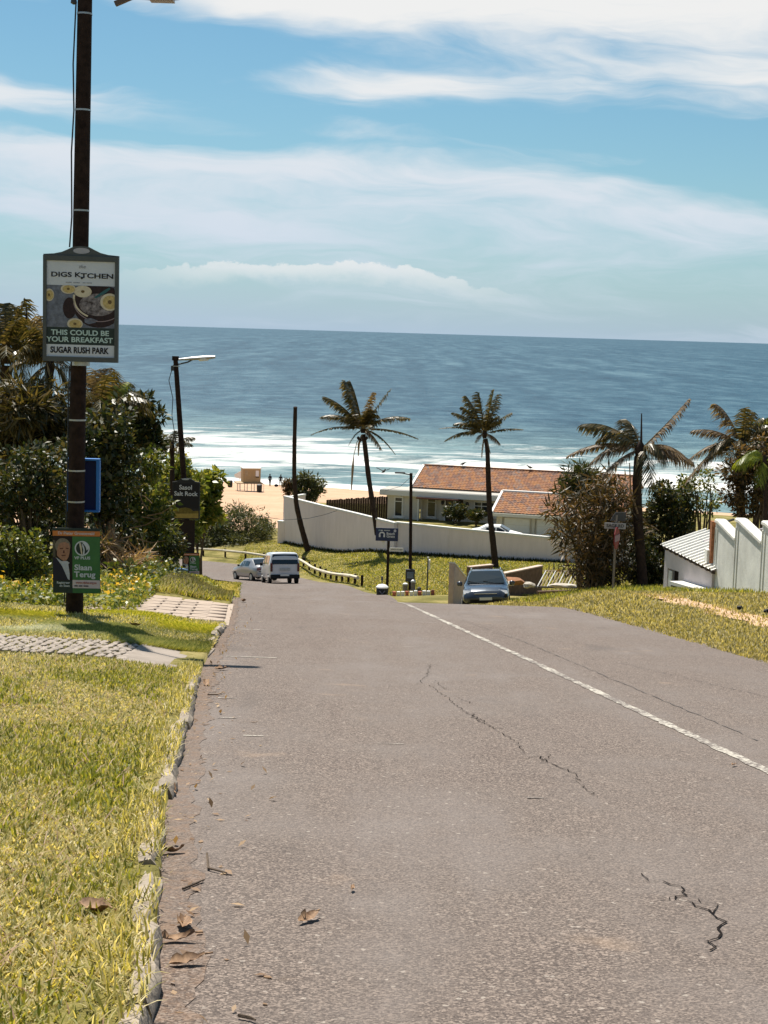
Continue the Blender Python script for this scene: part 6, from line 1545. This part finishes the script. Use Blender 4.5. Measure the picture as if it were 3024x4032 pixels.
# near left verge
def verge_pts(n, seed):
    r_ = np.random.RandomState(seed); Y = r_.uniform(3.6, 15.7, n * 3); W = np.maximum(.4, .262 * Y + Lx(Y) + .3)
    Y = Y[r_.uniform(0, 2.4, n * 3) < W][:n]; W = np.maximum(.4, .262 * Y + Lx(Y) + .3)
    return Lx(Y) - .10 - r_.uniform(0, 1, len(Y)) * W, Y, r_
X, Y, r_ = verge_pts(190000, 1)
nz = np.sin(X * 2.1 + 1) * np.sin(Y * .9) + .6 * np.sin(X * 5.3 + Y * 2.2)
blades('verge_grass', 'sunlit yellow-green mown grass of the near left verge', X, Y, .052 * (1 + .22 * nz), .0075 + .0004 * Y, M['grassL'], 1, .97, None, .45)
X, Y, r_ = verge_pts(60000, 2)
k_ = (np.sin(X * 1.7 + 2) * np.sin(Y * 1.1 + 1) + .6 * np.sin(X * 4.1) * np.sin(Y * 3.3) + r_.uniform(-.5, .5, len(Y))) > .15; X, Y = X[k_], Y[k_]
blades('verge_grass', 'greener tufts in the near left verge', X, Y, .075, .0085 + .0004 * Y, M['grassG'], 2, .93, None, .2)
X, Y, r_ = verge_pts(1500, 50)
blades('dry_straws', 'long dry straws lying in the near left verge', X, Y, .13, .006, M['dryclump'], 51, .99, .02, .8)
# overhang and weeds along the kerb
Y = np.random.RandomState(3).uniform(3.5, 16, 9000); r_ = np.random.RandomState(4); X = Lx(Y) - r_.uniform(-.01, .22, len(Y)); k_ = wob(Y * 1.3, 2) + r_.uniform(-.6, .6, len(Y)) > .0; X, Y = X[k_], Y[k_]
blades('kerb_grass', 'straggling grass hanging over the kerb', X, Y, .07, .007, M['grassL'], 4, .99, .06)
# lawn round the nearest pole and further up to the hedge
Y, r_ = samp(110000, 17.7, 23.4, 1.01, 5); X = Lx(Y) - .02 - r_.uniform(0, 1, len(Y)) * (.27 * Y + Lx(Y) + .3)
blades('lawn_grass', 'bright green lawn round the nearest pole', X, Y, .075 + .02 * np.sin(X * 3) * np.sin(Y * 2), .015, M['grassG'], 5, .95, None, .4)
k_ = np.sin(X * 2.3 + 1) * np.sin(Y * 1.7) + np.random.RandomState(52).uniform(-.6, .6, len(X)) > .35
blades('lawn_grass', 'yellowed patches in the lawn round the nearest pole', X[k_] + .02, Y[k_], .08, .015, M['grassL'], 53, .95, None, .4)
Y = np.random.RandomState(6).uniform(15.6, 18.3, 9000); r_ = np.random.RandomState(7); X = Lx(Y) - .9 - r_.uniform(0, 1, len(Y)) * 3.6
blades('drive_grass', 'grass growing between the cobbles', X, Y, .05, .014, M['grassL'], 7, .95)
Y, r_ = samp(42000, 29.6, 88, 1.4, 8); X = Lx(Y) - .02 - r_.uniform(0, 1, len(Y)) ** 1.2 * 4.5
blades('far_verge_grass', 'dry grass of the left verge beyond the paved drive', X, Y, .10 + .001 * Y, .012 + .0009 * Y, M['grassY'], 8, .9)
k_ = np.random.RandomState(54).uniform(0, 1, len(X)) < .45
blades('far_verge_grass', 'green blades among the dry grass beyond the paved drive', X[k_] + .05, Y[k_], .11 + .001 * Y[k_], .012 + .0009 * Y[k_], M['grassG'], 55, .9)
# right verge
Y, r_ = samp(150000, 15, 62, 1.2, 9); X = Rx(Y) + .05 + r_.uniform(0, 1, len(Y)) ** 1.1 * np.maximum(2.0, .27 * Y - Rx(Y) + 1.5)
dpath = np.abs(X - Rx(Y) - (2.0 + .045 * (Y - 18))); k_ = (dpath > .38 + .2 * np.sin(Y)) | (r_.uniform(0, 1, len(Y)) < .25) | (Y > 34); X, Y = X[k_], Y[k_]
blades('right_verge_grass', 'dry straw-coloured grass of the right verge', X, Y, .08 + .0008 * Y, .009 + .0006 * Y, M['grassY'], 9, .95)
Y = np.random.RandomState(20).uniform(40, 58, 14000); r_ = np.random.RandomState(21); X = Rx(Y) + 3.4 + r_.uniform(0, 1, len(Y)) * 6
blades('right_verge_grass', 'taller green grass along the foot of the weathered wall', X, Y, .22, .03, M['grassG'], 10, .8)
yp = np.arange(17, 36, .25); xp = Rx(yp) + 2.0 + .045 * (yp - 18) + .1 * wob(yp); wp = .36 + .12 * wob(yp, 4)
A_ = np.stack([xp - wp, yp], 1); B_ = np.stack([xp + wp, yp], 1); n_ = len(yp)
V_ = np.concatenate([np.c_[A_, ground(A_[:, 0], A_[:, 1]) + .004], np.c_[B_, ground(B_[:, 0], B_[:, 1]) + .004]])
setp(link('footpath', mesh_np('footpath', V_, np.array([(i, i + 1, n_ + i + 1, n_ + i) for i in range(n_ - 1)]), M['sand'])), 'worn sandy footpath through the right verge', kind='structure')
# bank below the boundary wall
Y = np.random.RandomState(12).uniform(76, 126, 150000); r_ = np.random.RandomState(13); X = r_.uniform(-11, 16, len(Y))
bo_x = np.interp(Y, [75, 84, 92, 101, 110, 114, 126], [.4, -1.5, -3.2, -5.2, -8.2, -11.5, -30])
wall_y = np.where(X < .85, 107.6 + (.85 - X) * 1.74, 107.7 - (X - .9) * .55)
k_ = (X > bo_x + .3) & (Y < wall_y - .1); X, Y = X[k_], Y[k_]
blades('bank_grass', 'lush green grass bank below the boundary wall', X, Y, .12, .05, M['grassG'], 14, .9)
k_ = np.random.RandomState(30).uniform(0, 1, len(X)) < np.where(Y < 96, .5, .15); X, Y = X[k_], Y[k_]
blades('bank_grass', 'dry patches on the lower grass bank', X + .1, Y, .16, .05, M['grassY'], 15, .9)
t_ = np.random.RandomState(31).uniform(0, 1, 2600); X = -8 + 20.5 * t_; Y = np.where(X < .85, 107.6 + (.85 - X) * 1.74, 107.7 - (X - .9) * .55) - .2 - np.random.RandomState(32).uniform(0, .4, len(t_))
blades('wall_weeds', 'dark weeds along the foot of the boundary wall', X, Y, .34, .06, M['gleaf3'], 16, .7)

# ------------------------------------------------------------------ litter: leaves, twigs
def leaf_mesh(seed, L_, W_):
    r_ = random.Random(seed); V = []; m_ = 7; curl = r_.uniform(.2, .55)
    for i in range(m_ + 1):
        t = i / m_; w_ = W_ * math.sin(math.pi * (.05 + .9 * t)) ** .8 / 2 * r_.uniform(.7, 1.1); x = (t - .5) * L_; z = curl * L_ * (t - .5) ** 2 * 1.6
        V += [(x + r_.uniform(-.004, .004), -w_, z + w_ * r_.uniform(.2, 1.6)), (x, 0, z), (x + r_.uniform(-.004, .004), w_, z + w_ * r_.uniform(.5, 1.1))]
    mb = MB().add(V, [(i * 3 + j, i * 3 + j + 1, i * 3 + j + 4, i * 3 + j + 3) for i in range(m_) for j in (0, 1)])
    st = mb.tube([(-.5 * L_, 0, curl * L_ * .4), (-.72 * L_, 0, curl * L_ * .3)], .003, 4)
    return mb.mesh('dry_leaf', M['dryleaf'], True)
LM = [leaf_mesh(i, .11, .05) for i in range(6)]
spots = [('curled brown leaf lying in the near left grass', 205, 2005, 1.4, 'g'), ('pale leaf lying alone in the left lane', 662, 1990, 1.2, 'r'), ('dark curled leaf by the kerb beside the near grass', 372, 1845, 1.1, 'r'),
         ('leaf nearest the camera against the kerb', 405, 2085, 1.2, 'r'), ('dark leaf cluster piece at the kerb weeds', 395, 2005, 1.3, 'r'), ('small dark scrap in the middle of the left lane', 762, 1925, .5, 'r'),
         ('curled leaf against the kerb below the grass tuft', 372, 1715, 1.4, 'r'), ('dark leaf at the kerb beside the sandy patch', 378, 1655, 1.1, 'r'), ('leaf among kerb weeds by the broken kerb stone', 388, 1590, 1.1, 'r'),
         ('dry leaf at the kerb below the cobbled drive', 445, 1480, 1.4, 'r'), ('dry leaf on the road edge near the paint mark', 478, 1447, 1.3, 'r'), ('dark folded leaf at the kerb weeds nearest the camera', 385, 2035, 1.2, 'r'),
         ('dry pod on the lawn right of the nearest pole', 552, 1368 , 1.5, 'l'), ('small dark leaf right of the centre line', 1585, 1655, .6, 'r'), ('brown leaf at the kerb of the far verge', 525, 1300, 2.2, 'r')]
for i, (lab, x, y, s_, w_) in enumerate(spots):
    if w_ == 'l': x, y = 300, 1372
    px_, py_ = onroad(x, y)
    if w_ == 'l': px_, py_ = -3.3, 20.3
    z = (gz(px_, py_) + .002) if w_ != 'r' else float(roadz(px_, py_)) + .012
    o = link('dry_leaf', LM[i % 6], None, (px_, py_, z), (rnd.uniform(-.4, .4) - .13, rnd.uniform(-.3, .3), rnd.uniform(0, 6.28))); o.scale = (s_,) * 3
    setp(o, lab, 'leaf', 'dry leaves on the ground')
Yl = np.random.RandomState(70).uniform(4, 30, 260); Xl = Lx(Yl) + np.abs(np.random.RandomState(71).normal(0, .22, 260)) + .03
Vl, Ql = leaf_quads(np.stack([Xl, Yl, roadz(Xl, Yl) + .006], 1), .05, .45, 2.5, 72)
Vl[:, 2] = np.maximum(Vl[:, 2], roadz(Vl[:, 0], Vl[:, 1]) + .004)
setp(link('gutter_litter', mesh_np('gutter_litter', Vl, Ql, M['dryclump'])), 'small dry leaf scraps scattered along the gutter', kind='stuff')
for i, (lab, pl_) in enumerate([('dark forked twig on the asphalt by the kerb', [(447, 1848), (450, 1880), (490, 1890)]), ('thin twig lying beside the kerb weeds', [(395, 1925), (425, 1912), (440, 1905)]), ('pale stick on the road edge below the drive', [(448, 1502), (470, 1502), (485, 1496)]), ('short dark twig at the bottom of the left lane', [(515, 2200), (540, 2205), (552, 2210)])]):
    P = [onroad(*p) for p in pl_]; c = P[0]; z0_ = float(roadz(*c))
    t = MB().tube([(a - c[0], b - c[1], float(roadz(a, b)) - z0_ + .012) for a, b in P], [.006, .006, .003], 5).build('twig', M['stalk'] if i == 2 else M['bark'], None, loc=(c[0], c[1], z0_))
    setp(t, lab, 'twig', 'twigs on the road')
bp = dd(378, 1287, 44); o = MB().prism([(-.3, 0, 0), (-.1, -.1, .05), (.2, -.05, .07), (.38, .05, .02), (.1, .2, .05), (-.2, .15, .06)], (0, 0, .06)).build('plastic_bag', M['bluelitter'], None, False, .02, loc=(bp.x, 44, gz(bp.x, 44) + .12))
setp(o, 'blue plastic litter on the far left verge', 'litter')
for i, (x, y, D) in enumerate([(1597, 1334, 30), (1655, 1337, 29)]):
    p = dd(x, y, D); zz = gz(p.x, D); rock('dark_stone', (p.x, D, zz + .05), (.07, .055, .05), M['black'], ['small dark stone on the right verge, left of two', 'small dark stone on the right verge at the picture edge'][i], 'stones on the right verge', 60 + i)['category'] = 'stone'
